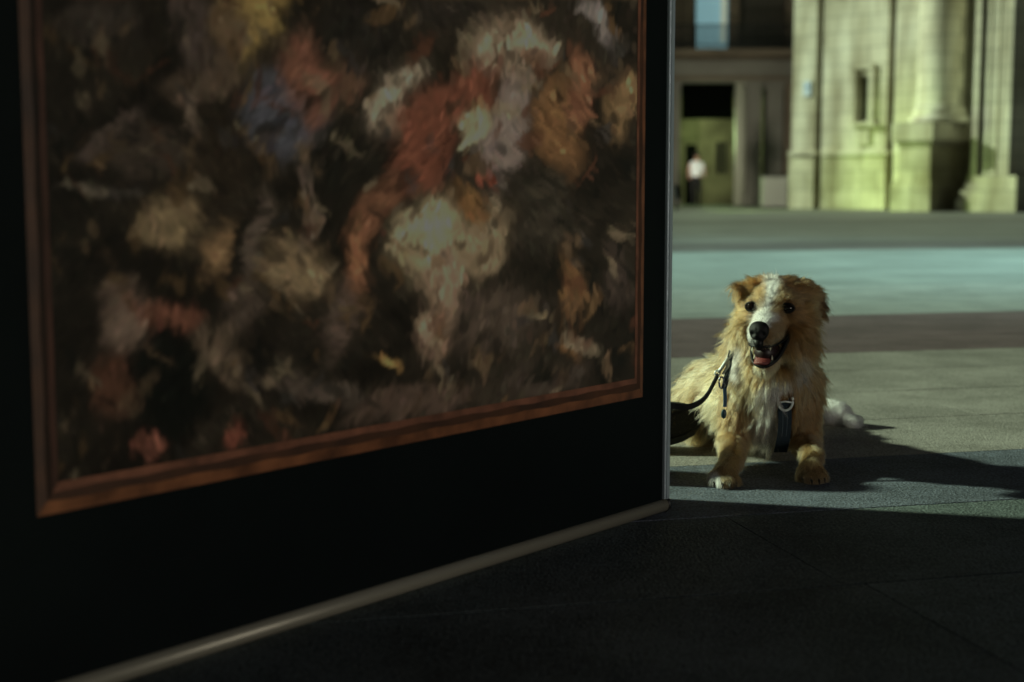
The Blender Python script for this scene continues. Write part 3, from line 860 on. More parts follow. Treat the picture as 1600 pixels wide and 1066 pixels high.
# nose
NP = H(0, 0.128, -0.038)
bm = bmesh.new()
res = bmesh.ops.create_icosphere(bm, subdivisions=4, radius=1)
for v in res['verts']:
    c = v.co.copy()
    w = 1.0 + 0.22 * max(0, c.z) - 0.20 * max(0, -c.z)
    c.x *= w
    c.y *= 0.9
    for s_ in (-1, 1):                              # nostrils
        d = math.hypot(c.x - s_ * 0.5, c.z + 0.15)
        if c.y > 0.2 and d < 0.33: c.y -= (0.33 - d) * 1.1
    if c.y > 0 and abs(c.x) < 0.08 and c.z < 0.4: c.y -= 0.06
    v.co = NP + HM @ Vector((c.x * 0.0195, c.y * 0.0175, c.z * 0.0215))
obj('nose', bm, wetblack, dog, True)
bm = bmesh.new()                                   # dark skin from nose to lip
tube(bm, [H(0, 0.131, -0.052), H(0, 0.129, -0.063), H(0, 0.122, -0.071)], [0.010, 0.009, 0.007], 10)
obj('philtrum', bm, lipm, dog, True)
# mouth
bm = bmesh.new()
ellipsoid(bm, H(0.001, 0.060, -0.082), (0.0255, 0.038, 0.024), HM)
mouth = obj('mouth', bm, mat('mouth_lining', (0.022, 0.010, 0.010), 0.45), dog, True)
bm = bmesh.new()
tng = mat('tongue_pink', (0.21, 0.045, 0.042), 0.42, bump=0.3, scale=400)
for t_ in np.linspace(0, 1, 9):
    ellipsoid(bm, H(-0.001, 0.055 + 0.043 * t_, -0.087 - 0.015 * t_ ** 1.6), (0.0165 + 0.0015 * math.sin(t_ * 3), 0.010, 0.0058), HM, 2)
obj('tongue', bm, tng, mouth, True)
bm = bmesh.new()
low = spline([H(0.041, 0.043, -0.046), H(0.037, 0.060, -0.066), H(0.028, 0.082, -0.091), H(0.013, 0.0995, -0.1065), H(-0.006, 0.1015, -0.1075), H(-0.020, 0.092, -0.100), H(-0.029, 0.070, -0.083), H(-0.033, 0.052, -0.064)], 5)
tube(bm, low, [0.0052 - 0.0030 * i / (len(low) - 1) for i in range(len(low))], 8)
up = spline([H(0.041, 0.044, -0.046), H(0.035, 0.075, -0.058), H(0.022, 0.108, -0.066), H(0.0, 0.122, -0.068), H(-0.022, 0.108, -0.066), H(-0.032, 0.075, -0.062), H(-0.033, 0.052, -0.063)], 5)
tube(bm, up, 0.0026, 8)
obj('lip', bm, lipm, mouth, True)
ivory = mat('tooth_ivory', (0.72, 0.68, 0.52), 0.3)
for (r_, f_, u_, l_, rad) in ((-0.0175, 0.108, -0.066, -0.018, 0.0030), (0.0185, 0.107, -0.066, -0.011, 0.0026), (0.0180, 0.090, -0.096, 0.010, 0.0024), (-0.0175, 0.090, -0.095, 0.008, 0.0022),
                               (0.026, 0.085, -0.062, -0.005, 0.0026)):
    bm = bmesh.new()
    tube(bm, [H(r_, f_, u_), H(r_, f_, u_ + l_ * 0.5), H(r_ * 0.97, f_ - 0.001, u_ + l_)], [rad, rad * 0.8, 0.0004], 8)
    obj('tooth', bm, ivory, mouth, True)
for k, dx in enumerate((-0.006, 0, 0.006)):
    bm = bmesh.new(); ellipsoid(bm, H(dx, 0.0975, -0.1025), (0.0022, 0.0014, 0.0026), HM, 2); obj('tooth', bm, ivory, mouth, True)
# claws
claw = mat('dark_claw', (0.03, 0.022, 0.018), 0.3)
for P0 in (LP, RP):
    for dx, dy in ((-0.022, 0.004), (-0.0075, -0.012), (0.0075, -0.012), (0.022, 0.004)):
        bm = bmesh.new()
        x_, y_ = P0.x + dx, P0.y + dy
        tube(bm, [(x_, y_ - 0.012, 0.012), (x_, y_ - 0.020, 0.009), (x_, y_ - 0.025, 0.003)], [0.003, 0.0024, 0.0005], 6)
        obj('claw', bm, claw, dog, True)

# ---- fur
nv = len(bme.vertices)
VC = np.empty(nv * 3); bme.vertices.foreach_get('co', VC); VC = VC.reshape(-1, 3)
VN = np.empty(nv * 3); bme.vertices.foreach_get('normal', VN); VN = VN.reshape(-1, 3)
bme.calc_loop_triangles()
TR = np.empty(len(bme.loop_triangles) * 3, int); bme.loop_triangles.foreach_get('vertices', TR); TR = TR.reshape(-1, 3)
A_, B_, C_ = VC[TR[:, 0]], VC[TR[:, 1]], VC[TR[:, 2]]
area = np.linalg.norm(np.cross(B_ - A_, C_ - A_), axis=1) / 2
cen = (A_ + B_ + C_) / 3
nrm = np.cross(B_ - A_, C_ - A_); nrm /= np.linalg.norm(nrm, axis=1)[:, None] + 1e-12
headw = np.exp(-((np.linalg.norm(cen - np.array(HC), axis=1) / 0.12) ** 2))
facing = nrm @ np.array([-0.1, -1, 0.2])
footw = (cen[:, 0] > 0.71) * 2.5 + (cen[:, 1] < 2.93) * (cen[:, 2] < 0.07) * 1.5
dens = area * (0.35 + footw + 2.2 * headw + 0.7 * (facing > -0.3) * (cen[:, 1] < 3.15))
dens = dens / dens.sum()
NH = 190000
ti = rng.choice(len(TR), NH, p=dens)
r1, r2_ = np.sqrt(rng.random(NH)), rng.random(NH)
wa, wb, wc = 1 - r1, r1 * (1 - r2_), r1 * r2_
P = A_[ti] * wa[:, None] + B_[ti] * wb[:, None] + C_[ti] * wc[:, None]
Nn = VN[TR[ti, 0]] * wa[:, None] + VN[TR[ti, 1]] * wb[:, None] + VN[TR[ti, 2]] * wc[:, None]
Nn /= np.linalg.norm(Nn, axis=1)[:, None]
fv, rv, uv_ = np.array(Fv), np.array(Rv), np.array(Uv)
rel = P - np.array(HC)
hr, hf, hu = rel @ rv, rel @ fv, rel @ uv_
D = np.empty((NH, len(caps)))
for j, (tg, a, b_, ra, rb) in enumerate(caps):
    a = np.array(a); b2 = np.array(b_); ab = b2 - a
    t_ = np.clip(((P - a) @ ab) / (ab @ ab + 1e-12), 0, 1)
    D[:, j] = np.linalg.norm(P - a - t_[:, None] * ab, axis=1) - (ra + (rb - ra) * t_)
wt = np.exp(-(D - D.min(1)[:, None]) / 0.006)
tags = np.array([c[0] for c in caps])
def tw(name): return wt[:, tags == name].sum(1)
names = ['skull', 'muzzle', 'jaw', 'cheek', 'ear', 'neck', 'chest', 'torso', 'arm', 'forearm', 'paw', 'hind', 'foot', 'tail']
TW = np.stack([tw(n) for n in names], 1); TW /= TW.sum(1)[:, None]
sg = np.sign(hr)[:, None]
down = np.array([0, 0, -1.0])
sideb = np.sign(P[:, 0] - 0.552)[:, None]
sel = np.clip(np.abs(P[:, 0] - 0.552) / 0.05, 0, 1)[:, None]
flow = {
    'skull': -fv * 0.75 + sg * rv * 0.55 * np.clip(np.abs(hr) / 0.03, 0, 1)[:, None] + uv_ * 0.35,
    'muzzle': -fv * 0.9 + sg * rv * 0.35 + down * 0.35 * np.clip(-(hu + 0.02) / 0.02, 0, 1)[:, None] + uv_ * 0.1,
    'jaw': -fv * 0.35 + down * 0.8 + sg * rv * 0.25,
    'cheek': sg * rv * 0.75 + down * 0.7 - fv * 0.35,
    'ear': sg * rv * 0.6 + down * 0.6 - fv * 0.1,
    'neck': down * 1.0 + sg * rv * 0.42 * sel,
    'chest': down * 1.0 + sideb * np.array([0.18, 0, 0]) * sel,
    'torso': down * 0.75 + np.array([-0.28, 0.6, 0]) + sideb * np.array([0.2, 0, 0]),
    'arm': down * 0.9 + np.array([0, 0.35, 0]) + sideb * np.array([0.15, 0, 0]),
    'forearm': down * 0.7 + np.array([0, 0.15, 0]) + sideb * np.array([0.2, 0, 0]),
    'paw': down * 0.5 + np.array([0, -0.6, 0]),
    'hind': np.array([0.6, 0.1, -0.5]),
    'foot': np.array([0.45, -0.25, 0.3]),
    'tail': np.array([-0.8, 0.1, -0.2]),
}
one = np.ones((NH, 3))
flowv = sum(TW[:, [i]] * (flow[n] * one) for i, n in enumerate(names))
lens = dict(skull=0.024, muzzle=0.014, jaw=0.012, cheek=0.036, ear=0.022, neck=0.037, chest=0.030, torso=0.034, arm=0.020, forearm=0.012, paw=0.011, hind=0.030, foot=0.018, tail=0.06)
lift = dict(skull=0.42, muzzle=0.34, jaw=0.35, cheek=0.50, ear=0.55, neck=0.42, chest=0.34, torso=0.26, arm=0.34, forearm=0.42, paw=0.5, hind=0.35, foot=0.6, tail=0.5)
LEN = sum(TW[:, i] * lens[n] for i, n in enumerate(names))
LIF = sum(TW[:, i] * lift[n] for i, n in enumerate(names))
# face: short in front, growing towards the cheeks
face = np.clip(TW[:, 0] + TW[:, 1] + TW[:, 3], 0, 1)
ff = np.clip((hf - 0.005) / 0.06, 0, 1)
LEN = LEN * (1 - 0.46 * face * ff)
LEN = LEN * rng.uniform(0.6, 1.2, NH) * np.where(rng.random(NH) < 0.05, 1.45, 1)
def nz3(Pn, s, ph):
    x, y, z = Pn[:, 0] * s, Pn[:, 1] * s, Pn[:, 2] * s
    return (np.sin(x * 1.3 + 1.9 * np.sin(y * 0.9 + ph) + ph) + np.sin(y * 1.1 + 2.1 * np.sin(z * 1.2 + ph * 2)) + np.sin(z * 1.4 + 1.8 * np.sin(x * 0.8 + ph * 3) + ph)) / 3
tang = flowv - (flowv * Nn).sum(1)[:, None] * Nn
tang /= np.linalg.norm(tang, axis=1)[:, None] + 1e-9
wob = np.stack([nz3(P, 60, 1), nz3(P, 60, 2), nz3(P, 60, 3)], 1) * 0.35 + np.stack([nz3(P, 190, 4), nz3(P, 190, 5), nz3(P, 190, 6)], 1) * 0.25
dr = tang + Nn * LIF[:, None] * 1.1 + wob + rng.normal(0, 0.15, (NH, 3))
dr /= np.linalg.norm(dr, axis=1)[:, None]
keep = np.ones(NH, bool)
for e in EYES:
    q = P - np.array(e)
    keep &= ((q @ rv) / 0.0145) ** 2 + ((q @ uv_ + 0.001) / 0.0100) ** 2 + ((q @ fv) / 0.02) ** 2 > 1
keep &= np.linalg.norm((P - np.array(NP)), axis=1) > 0.0185
mr_, mf_, mu_ = hr / 0.029, (hf - 0.064) / 0.046, (hu + 0.086) / 0.0225
keep &= (mr_ ** 2 + mf_ ** 2 + mu_ ** 2) > 1
px_, py_ = proj(P)
infront = facing[ti] > -0.2
strap_zone = (np.abs(px_ - 1227) < 12 + 0 * px_) & (py_ > 606) & (py_ < 690) & (P[:, 1] < 3.06) & (TW[:, 6] + TW[:, 5] > 0.3)
keep &= ~strap_zone
LEN = np.where((np.abs(px_ - 1227) < 26) & (py_ > 575) & (py_ <= 612) & (P[:, 1] < 3.05) & (TW[:, 6] + TW[:, 5] > 0.3), LEN * 0.55, LEN)
keep &= P[:, 2] > 0.004
# ---- colours
tan = np.array([0.25, 0.148, 0.060]); ginger = np.array([0.14, 0.066, 0.021]); cream = np.array([0.40, 0.29, 0.155]); white = np.array([0.66, 0.64, 0.64]); dark = np.array([0.05, 0.025, 0.014])
c = np.tile(tan, (NH, 1))
def mixc(c, col, w): return c * (1 - w[:, None]) + col * w[:, None]
def ell(cx, cy, rx, ry, soft=0.5):
    q = ((px_ - cx) / rx) ** 2 + ((py_ - cy) / ry) ** 2
    return 1 / (1 + np.exp((q - 1) / (soft * 0.4)))
gn = np.clip(0.5 + 0.9 * nz3(P, 34, 7) + 0.35 * nz3(P, 110, 9), 0, 1)
c = mixc(c, ginger, gn * 0.7)
c = mixc(c, cream, np.clip(nz3(P * np.array([3, 1, 0.6]), 45, 11), 0, 1) * 0.5)
hd = TW[:, 0] + TW[:, 1] + TW[:, 2] + TW[:, 3] + TW[:, 4]
c = mixc(c, ginger, TW[:, 0] * np.clip((hu - 0.02) / 0.03, 0, 1) * 0.8)
c = mixc(c, ginger * 0.6, TW[:, 4] * 0.95)
c = mixc(c, dark, TW[:, 4] * (px_ > 1277) * 0.85)
c = mixc(c, cream * 0.8, TW[:, 1] * 0.45)
c = mixc(c, tan * 0.95, hd * ell(1235, 510, 26, 26) * 0.4)
wob2 = 2.0 * nz3(P, 150, 12)
bl = np.interp(py_, [430, 452, 470, 486, 503], [1206, 1205, 1202, 1197, 1192])
bw_ = np.interp(py_, [430, 452, 470, 486, 503], [6, 7.5, 4.2, 5, 10])
blaze = 1 / (1 + np.exp((np.abs(px_ - bl + wob2) - bw_) / 1.3)) * (hf > -0.02) * (py_ < 512) * np.clip((py_ - 430) / 12, 0.25, 1)
c = mixc(c, white, np.clip(blaze * (TW[:, 0] + TW[:, 1]) * 1.1, 0, 1) * 0.92)
mz = TW[:, 1] * (1 / (1 + np.exp((hr + 0.002) / 0.003))) * np.clip((hf - 0.04) / 0.02, 0, 1) * 1.3
c = mixc(c, white, np.clip(mz, 0, 1) * 0.95)
c = mixc(c, white, TW[:, 1] * ell(1197, 497, 18, 9) * (hf > 0.05) * 0.9)
c = mixc(c, cream * 1.05, TW[:, 2] * 0.8)
nc = TW[:, 5] + TW[:, 6] + TW[:, 3] * 0.7
fr_ = (P[:, 1] < 3.06).astype(float)
c = mixc(c, white, nc * fr_ * ell(1213, 597, 22, 20) * 0.9)
c = mixc(c, white * 0.9, nc * fr_ * ell(1196, 665, 19, 54) * 0.75)
c = mixc(c, white * np.array([0.9, 0.86, 0.9]), nc * ell(1160, 556, 11, 26) * 0.6)
c = mixc(c, white * 0.8, nc * ell(1243, 562, 9, 18) * 0.5)
c = mixc(c, cream, nc * fr_ * ell(1165, 618, 26, 30) * 0.5)
c = mixc(c, cream, nc * fr_ * ell(1262, 625, 16, 50) * 0.35)
c = mixc(c, cream * 1.35, TW[:, 7] * np.clip(0.5 + nz3(P * np.array([2, 1, 0.5]), 28, 21), 0, 1) * 0.8)
c = mixc(c, cream * 0.72, TW[:, 10] * 0.6)
c = mixc(c, white, TW[:, 10] * ell(1117, 750, 8, 14) * 0.95)
c = mixc(c, dark, TW[:, 10] * (py_ > 752) * (np.abs(px_ - 1137) < 14) * 0.6)
c = mixc(c, cream * 0.95, TW[:, 10] * ell(1270, 722, 12, 8) * 0.9)
c = mixc(c, np.array([0.9, 0.9, 0.88]), np.clip(TW[:, 12] * 1.3, 0, 1))
for i, e in enumerate(EYES):
    de = np.linalg.norm(P - np.array(e), axis=1)
    c = mixc(c, dark, np.clip((0.0165 - de) / 0.005, 0, 1) * 0.75)
    q = P - np.array(e)
    corner = (np.sign(e[0] - HC.x) * (q @ rv) > 0.008) & (np.sign(e[0] - HC.x) * (q @ rv) < 0.02) & (np.abs(q @ uv_ + 0.002) < 0.0035)
    c = mixc(c, dark, corner * 0.5)
cskin = c * 0.8
kds = kdtree.KDTree(NH // 3)
for i in range(NH // 3): kds.insert(P[i], i)
kds.balance()
vi = np.fromiter((kds.find(v)[1] for v in VC), int, nv)
sc_ = bme.color_attributes.new('skin_colour', 'FLOAT_COLOR', 'POINT')
sc_.data.foreach_set('color', np.concatenate([np.clip(cskin[vi], 0, 1), np.ones((nv, 1))], 1).ravel())
sa_ = skin.node_tree.nodes.new('ShaderNodeAttribute'); sa_.attribute_name = 'skin_colour'
skin.node_tree.links.new(sa_.outputs['Color'], skin.node_tree.nodes['Principled BSDF'].inputs['Base Color'])
c = c * rng.lognormal(0, 0.22, NH)[:, None] * (1 - 0)
c = np.clip(c, 0.005, 0.9)
# ---- clumps
P, Nn, dr, LEN, c, TWk = P[keep], Nn[keep], dr[keep], LEN[keep], c[keep], TW[keep]
n = len(P)
NC = 7000
ci = rng.choice(n, NC, replace=False)
kd = kdtree.KDTree(NC)
for i, k in enumerate(ci): kd.insert(P[k], i)
kd.balance()
near = np.fromiter((kd.find(p)[1] for p in P), int, n)
K = 6
tt = np.linspace(0, 1, K)
cr = ci[near]
grav = down[None, :]
curlv = rng.normal(0, 1, (NC, 3))[near]
shade = np.exp(rng.normal(0, 0.30, NC))[near] ** np.clip(LEN / 0.03, 0.15, 1)
c = np.clip(c * shade[:, None], 0.004, 0.9)
pts = np.empty((n, K, 3))
ls = LEN[cr]
for k, t_ in enumerate(tt):
    own = P + dr * (LEN * t_)[:, None] + grav * (LEN * 0.30 * t_ ** 2)[:, None]
    cl = P[cr] + dr[cr] * (LEN * t_)[:, None] + grav * (LEN * 0.30 * t_ ** 2)[:, None] + curlv * (ls * 0.28 * t_ ** 2)[:, None]
    w_ = ((0.74 * t_ ** 1.1) * np.clip((LEN - 0.010) / 0.022, 0.0, 1))[:, None]
    pts[:, k] = own * (1 - w_) + cl * w_ + rng.normal(0, 1, (n, 3)) * (LEN * 0.035 * t_)[:, None]
pts[:, :, 2] = np.maximum(pts[:, :, 2], 0.0015)
hc = bpy.data.hair_curves.new('fur')
hc.add_curves([K] * n)
pa = hc.attributes.get('position') or hc.attributes.new('position', 'FLOAT_VECTOR', 'POINT')
pa.data.foreach_set('vector', pts.ravel())
rad = np.tile(np.array([0.00023, 0.00025, 0.00023, 0.0002, 0.00014, 0.00004]), (n, 1)) * np.clip(LEN / 0.022, 0.6, 1.1)[:, None] * 1.15
ra_ = hc.attributes.get('radius') or hc.attributes.new('radius', 'FLOAT', 'POINT')
ra_.data.foreach_set('value', rad.ravel())
cc = hc.attributes.new('hair_colour', 'FLOAT_COLOR', 'CURVE')
cc.data.foreach_set('color', np.concatenate([c, np.ones((n, 1))], 1).ravel())
fm = bpy.data.materials.new('dog_fur'); fm.use_nodes = True
_n, _l = fm.node_tree.nodes, fm.node_tree.links
_n.remove(_n['Principled BSDF'])
hb = _n.new('ShaderNodeBsdfHairPrincipled')
hb.parametrization = 'COLOR'
at = _n.new('ShaderNodeAttribute'); at.attribute_name = 'hair_colour'
_l.new(at.outputs['Color'], hb.inputs['Color'])
hb.inputs['Roughness'].default_value = 0.45
hb.inputs['Radial Roughness'].default_value = 0.6
_l.new(hb.outputs[0], _n['Material Output'].inputs['Surface'])
hc.materials.append(fm)
link(bpy.data.objects.new('fur', hc), dog)

# ------------------------------------------------------------------ harness and leash
navy = mat('navy_webbing', (0.012, 0.028, 0.045), 0.6, bump=0.5, scale=600)
blueweb = mat('blue_webbing', (0.05, 0.13, 0.24), 0.6, bump=0.5, scale=600)
thread = mat('stitching', (0.10, 0.13, 0.16), 0.7)
steel = mat('polished_steel', (0.80, 0.84, 0.84), 0.35, metal=0.25)


def ribbon(bm, pts, side, half, thick):
    pr = None
    n_ = len(pts)
    for i, p in enumerate(pts):
        t_ = (pts[min(i + 1, n_ - 1)] - pts[max(i - 1, 0)]).normalized()
        s_ = (side - t_ * side.dot(t_)).normalized()
        nn = t_.cross(s_).normalized() * thick / 2
        h_ = half[i] if hasattr(half, '__len__') else half
        ring = [bm.verts.new(q) for q in (p - s_ * h_ + nn, p + s_ * h_ + nn, p + s_ * h_ - nn, p - s_ * h_ - nn)]
        if pr:
            for k in range(4): bm.faces.new((pr[k], pr[(k + 1) % 4], ring[(k + 1) % 4], ring[k]))
        else: bm.faces.new(ring[::-1])
        pr = ring
    bm.faces.new(pr)


hn = thing('dog_harness', surf(1227, 650, 0), 'dark blue webbing harness with a silver ring on the dog\'s chest', 'harness')
yref = surf(1227, 640, 0.0).y
def CS(px, py, fwd): return W(px, py, yref - fwd)
strap_pts = spline([CS(1214, 596, 0.004), CS(1222, 612, 0.010), CS(1226, 640, 0.012), CS(1226, 668, 0.006), CS(1223, 690, -0.008), CS(1219, 706, -0.035)], 5)
bm = bmesh.new(); ribbon(bm, strap_pts, Vector((1, 0, 0)), 0.0140, 0.003)
st = obj('chest_strap', bm, navy, hn)
bm = bmesh.new()
for dx in (-0.0045, 0.0045):
    ribbon(bm, [p + Vector((dx, -0.0022, 0)) for p in strap_pts[9:19]], Vector((1, 0, 0)), 0.0007, 0.0006)
obj('stitch_line', bm, thread, st)
for side_, pp in ((1, [(1198, 585), (1206, 600), (1217, 614)]), (1, [(1258, 590), (1248, 602), (1236, 614)])):
    bm = bmesh.new()
    ribbon(bm, spline([CS(x, y, 0.002 + 0.003 * i) for i, (x, y) in enumerate(pp)], 4), Vector((0.5, 0, 0.5)) if pp[0][0] > 1220 else Vector((0.5, 0, -0.5)), 0.008, 0.003)
    obj('neck_strap', bm, navy, hn)
# silver D ring
bm = bmesh.new()
ring = [CS(1227 + 12.0 * math.cos(a) * (1.0 if math.sin(a) > -0.2 else 1), 626 + 15.5 * math.sin(a), 0.020) for a in np.linspace(-0.35, math.pi + 0.35, 26)]
tube(bm, ring, 0.0026, 8)
tube(bm, [CS(1217, 629, 0.020), CS(1227, 627.5, 0.020), CS(1237, 629, 0.020)], 0.0018, 8)
obj('d_ring', bm, steel, hn, True)
# girth strap down the dog's side
g1 = [surf(x, y, 0.016) for x, y in ((1142, 551), (1139, 565), (1136, 582), (1134, 600))]
g2 = [surf(x, y, 0.020) for x, y in ((1132, 603), (1132, 617), (1132, 632))]
def evened(p_):
    ys = [q.y for q in p_]; y_ = sorted(ys)[len(ys) // 2]
    return [CAMP + (q - CAMP) * (y_ / q.y) for q in p_]
CAMP = Vector((0, 0, CH))
yb = 2.975
g1 = [W(x, y, yb) for x, y in ((1143, 548), (1140, 562), (1137, 582), (1133, 600), (1131, 606))]
g2 = [W(x, y, yb) for x, y in ((1132, 604), (1133, 620), (1132.5, 636))]
bm = bmesh.new(); ribbon(bm, spline(g1, 4), Vector((1, 0, 0)), 0.0058, 0.003); obj('girth_strap', bm, navy, hn)
bm = bmesh.new(); ribbon(bm, spline(g2, 4), Vector((1, 0, 0)), 0.0038, 0.003); obj('girth_strap', bm, blueweb, hn)
bm = bmesh.new()
ellipsoid(bm, W(1131, 647, yb), (0.0060, 0.004, 0.0105)); obj('buckle', bm, mat('teal_plastic', (0.015, 0.05, 0.07), 0.3), hn, True)
bm = bmesh.new()
tube(bm, [W(1127.5 + 4 * math.cos(a), 598 + 9 * math.sin(a), yb - 0.004) for a in np.linspace(0, math.tau, 17)], 0.0021, 6); obj('side_ring', bm, mat('dark_steel', (0.12, 0.13, 0.17), 0.25, metal=0.8), hn, True)

le = thing('dog_leash', W(1100, 620, yb), 'black leash clipped with silver hook to the harness and running behind the board', 'leash')
bm = bmesh.new()
tube(bm, [W(1138, 559, yb - 0.012), W(1133, 567, yb - 0.013), W(1127, 576, yb - 0.013), W(1122, 582, yb - 0.012)], [0.0025, 0.0040, 0.0036, 0.005], 10)
tube(bm, [W(1139, 563, yb - 0.012), W(1137, 573, yb - 0.013), W(1129, 585, yb - 0.013)], [0.0022, 0.0032, 0.0022], 8)
tube(bm, [W(1121 + 4 * math.cos(a), 583 + 4 * math.sin(a), yb - 0.013) for a in np.linspace(0, math.tau, 13)], 0.0020, 6)
obj('snap_hook', bm, steel, le, True)
hand = Vector((-0.13, 3.02, 0.31))
lp = [W(1122, 585, yb - 0.012), W(1113, 603, yb - 0.02), W(1105, 617, yb - 0.03), W(1093, 629, yb - 0.045), W(1075, 636, yb - 0.05), W(1056, 634.5, yb - 0.05), W(1040, 630, yb - 0.05), W(990, 590, 3.02), hand]
bm = bmesh.new(); ribbon(bm, spline(lp, 6), Vector((0.1, -0.25, 1)), [0.0062] * 49, 0.003); obj('strap', bm, mat('black_webbing', (0.007, 0.007, 0.008), 0.75, bump=0.5, scale=500), le)

# ------------------------------------------------------------------ people
def figure(name, verts, edges, root, mfun, mats, parent=None, sub=2):
    me = bpy.data.meshes.new(name)
    me.from_pydata([v[0] for v in verts], [], []) if False else me.from_pydata([tuple(v[0]) for v in verts], edges, [])
    o = bpy.data.objects.new(name, me)
    S.collection.objects.link(o)
    md = o.modifiers.new('skin', 'SKIN')
    md.use_smooth_shade = True
    for i, v in enumerate(verts):
        me.skin_vertices[0].data[i].radius = v[1] if isinstance(v[1], tuple) else (v[1], v[1])
        me.skin_vertices[0].data[i].use_root = (i == root)
    ss_ = o.modifiers.new('sub', 'SUBSURF'); ss_.levels = sub; ss_.render_levels = sub
    dg = bpy.context.evaluated_depsgraph_get()
    new = bpy.data.meshes.new_from_object(o.evaluated_get(dg))
    bpy.data.objects.remove(o)
    new.materials.clear()
    for m_ in mats: new.materials.append(m_)
    for p in new.polygons:
        p.use_smooth = True
        p.material_index = mfun(p.center)
    return link(bpy.data.objects.new(name, new), parent)


skinm = mat('skin', (0.45, 0.27, 0.19), 0.55)
hairm = mat('dark_hair', (0.02, 0.014, 0.01), 0.6)
shirt = mat('white_shirt', (0.85, 0.9, 0.95), 0.8)
blackc = mat('black_cloth', (0.008, 0.008, 0.009), 0.85, bump=0.3, scale=80)
pb = G(1087, 324.5)
X0, Y0 = pb.x, pb.y
pr_ = thing('person', (X0, Y0, 0), 'distant person in a white top and dark trousers walking by the arcade', 'person')
vb = [((X0, Y0, 0.92), (0.15, 0.11)), ((X0, Y0, 1.12), (0.14, 0.10)), ((X0 + 0.01, Y0, 1.34), (0.19, 0.12)), ((X0 + 0.02, Y0 - 0.01, 1.47), 0.06), ((X0 + 0.02, Y0 - 0.02, 1.55), 0.085), ((X0 + 0.02, Y0 - 0.02, 1.64), 0.085),
      ((X0 - 0.09, Y0, 0.84), 0.095), ((X0 - 0.11, Y0 - 0.12, 0.47), 0.06), ((X0 - 0.10, Y0 - 0.05, 0.08), 0.042), ((X0 - 0.10, Y0 - 0.18, 0.035), 0.035),
      ((X0 + 0.09, Y0, 0.84), 0.095), ((X0 + 0.12, Y0 + 0.05, 0.47), 0.06), ((X0 + 0.13, Y0 + 0.22, 0.10), 0.042), ((X0 + 0.13, Y0 + 0.12, 0.035), 0.035),
      ((X0 - 0.19, Y0, 1.38), 0.055), ((X0 - 0.24, Y0 + 0.06, 1.12), 0.042), ((X0 - 0.22, Y0 - 0.06, 0.88), 0.028),
      ((X0 + 0.20, Y0, 1.38), 0.055), ((X0 + 0.26, Y0 - 0.03, 1.12), 0.042), ((X0 + 0.24, Y0 - 0.18, 0.95), 0.028)]
eb = [(0, 1), (1, 2), (2, 3), (3, 4), (4, 5), (0, 6), (6, 7), (7, 8), (8, 9), (0, 10), (10, 11), (11, 12), (12, 13), (2, 14), (14, 15), (15, 16), (2, 17), (17, 18), (18, 19)]
figure('body', vb, eb, 0, lambda p: 0 if p.z < 0.96 and abs(p.x - X0) < 0.2 else (1 if 1.0 <= p.z < 1.46 and abs(p.x - X0 - 0.02) < 0.21 else (3 if p.z > 1.60 else 2)), [blackc, shirt, skinm, hairm], pr_)
bm = bmesh.new(); ellipsoid(bm, (X0 + 0.02, Y0 + 0.01, 1.66), (0.095, 0.105, 0.085), sub=3); obj('hair', bm, hairm, pr_, True)

# the owner lying back behind the board; past its edge only the shoe shows
pe = thing('person', (-0.3, 3.3, 0), 'person in black resting on the ground behind the board, only one black shoe showing', 'person')
hipx, hipy = -0.52, 3.34
vv = [((hipx, hipy, 0.11), (0.12, 0.10)), ((-0.70, 3.36, 0.17), (0.11, 0.12)), ((-0.90, 3.38, 0.27), (0.12, 0.16)), ((-1.00, 3.38, 0.34), 0.055), ((-1.05, 3.37, 0.40), 0.075), ((-1.08, 3.36, 0.46), 0.085),
      ((-0.40, 3.26, 0.10), 0.08), ((-0.08, 3.24, 0.12), 0.058), ((0.24, 3.235, 0.065), 0.042),
      ((-0.40, 3.10, 0.11), 0.08), ((-0.05, 2.98, 0.35), 0.064), ((0.12, 2.90, 0.07), 0.050), ((0.235, 2.875, 0.045), 0.038),  # unseen leg, knee raised to throw shadow on the ground by the paws
      ((-0.90, 3.20, 0.30), 0.055), ((-0.58, 3.10, 0.30), 0.045), ((-0.24, 3.03, 0.30), 0.030),
      ((-0.92, 3.56, 0.30), 0.055), ((-1.08, 3.62, 0.06), 0.045), ((-0.86, 3.66, 0.03), 0.028)]
ee = [(0, 1), (1, 2), (2, 3), (3, 4), (4, 5), (0, 6), (6, 7), (7, 8), (0, 9), (9, 10), (10, 11), (11, 12), (2, 13), (13, 14), (14, 15), (2, 16), (16, 17), (17, 18)]
figure('body', vv, ee, 0, lambda p: 1 if (p.x < -0.985 and p.z > 0.35) else 0, [blackc, skinm], pe)
bm = bmesh.new(); ellipsoid(bm, (-1.11, 3.37, 0.49), (0.09, 0.095, 0.09)); obj('hair', bm, hairm, pe, True)
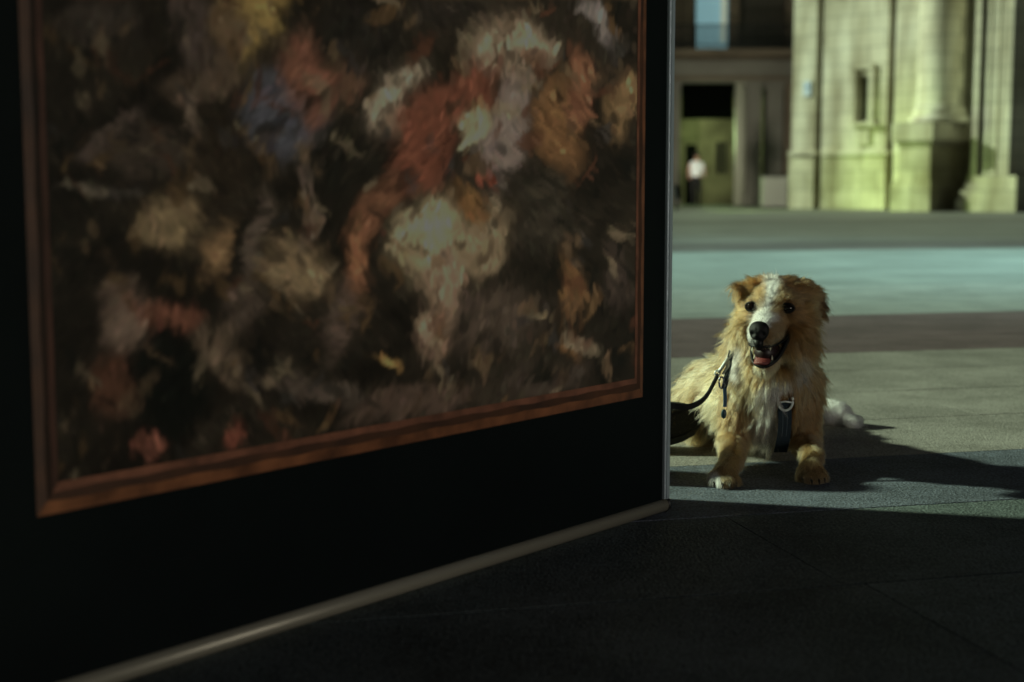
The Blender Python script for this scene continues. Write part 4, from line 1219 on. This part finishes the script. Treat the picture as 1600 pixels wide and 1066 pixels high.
# the hand that holds the leash: palm and five curled fingers
hv = [((-0.24, 3.03, 0.30), 0.024), ((-0.19, 3.025, 0.305), (0.036, 0.018)), ((-0.155, 3.022, 0.31), (0.036, 0.015))]
he = [(0, 1), (1, 2)]
figure('hand', hv, he, 0, lambda p: 0, [skinm], pe)
for k, (dz, ln) in enumerate(((0.030, 1.0), (0.011, 1.1), (-0.008, 1.0), (-0.026, 0.8))):
    b0_ = Vector((-0.155, 3.020, 0.31 + dz))
    bm = bmesh.new()
    tube(bm, spline([b0_, b0_ + Vector((0.026 * ln, -0.010, 0)), b0_ + Vector((0.034 * ln, 0.012, 0)), b0_ + Vector((0.012 * ln, 0.026, 0))], 3), [0.009] * 9 + [0.006], 8)
    obj('finger', bm, skinm, pe, True)
bm = bmesh.new(); tube(bm, spline([(-0.185, 3.01, 0.335), (-0.16, 2.992, 0.345), (-0.135, 2.995, 0.325)], 3), [0.011, 0.011, 0.0105, 0.0100, 0.0098, 0.0095, 0.007], 8); obj('thumb', bm, skinm, pe, True)
# shoe
SY = 3.215
sec = [  # x, z centre, half height, half width
    (0.155, 0.055, 0.030, 0.026), (0.17, 0.056, 0.050, 0.036), (0.21, 0.058, 0.057, 0.040), (0.26, 0.058, 0.057, 0.042), (0.31, 0.058, 0.054, 0.046), (0.35, 0.062, 0.048, 0.048), (0.385, 0.066, 0.042, 0.046),
    (0.412, 0.070, 0.032, 0.038), (0.428, 0.073, 0.018, 0.024), (0.4325, 0.074, 0.005, 0.008)]
bm = bmesh.new(); pr = None
for x, zc_, hh, hw in sec:
    rg = []
    for k in range(20):
        a = k * math.tau / 20
        cs, sn = math.cos(a), math.sin(a)
        e_ = 0.72
        rg.append(bm.verts.new((x, SY + hw * math.copysign(abs(cs) ** e_, cs), zc_ + hh * math.copysign(abs(sn) ** e_, sn))))
    if pr:
        for k in range(20): bm.faces.new((pr[k], pr[(k + 1) % 20], rg[(k + 1) % 20], rg[k]))
    else: bm.faces.new(rg[::-1])
    pr = rg
bm.faces.new(pr)
shoe = obj('shoe', bm, mat('black_suede', (0.010, 0.009, 0.009), 0.8, bump=0.4, scale=250), pe, True)
bm = bmesh.new()
prv = None
for x, zc_, hh, hw in sec[1:-1]:
    z_ = zc_ - hh * 0.97
    rg = [bm.verts.new(q) for q in ((x, SY - hw * 0.98, z_ - 0.006 + 0.006), (x, SY + hw * 0.98, z_), (x, SY + hw * 0.98, z_ + 0.014), (x, SY - hw * 0.98, z_ + 0.014))]
    if prv:
        for k in range(4): bm.faces.new((prv[k], prv[(k + 1) % 4], rg[(k + 1) % 4], rg[k]))
    else: bm.faces.new(rg[::-1])
    prv = rg
bm.faces.new(prv)
obj('sole', bm, mat('shoe_rubber', (0.02, 0.02, 0.02), 0.7), shoe)
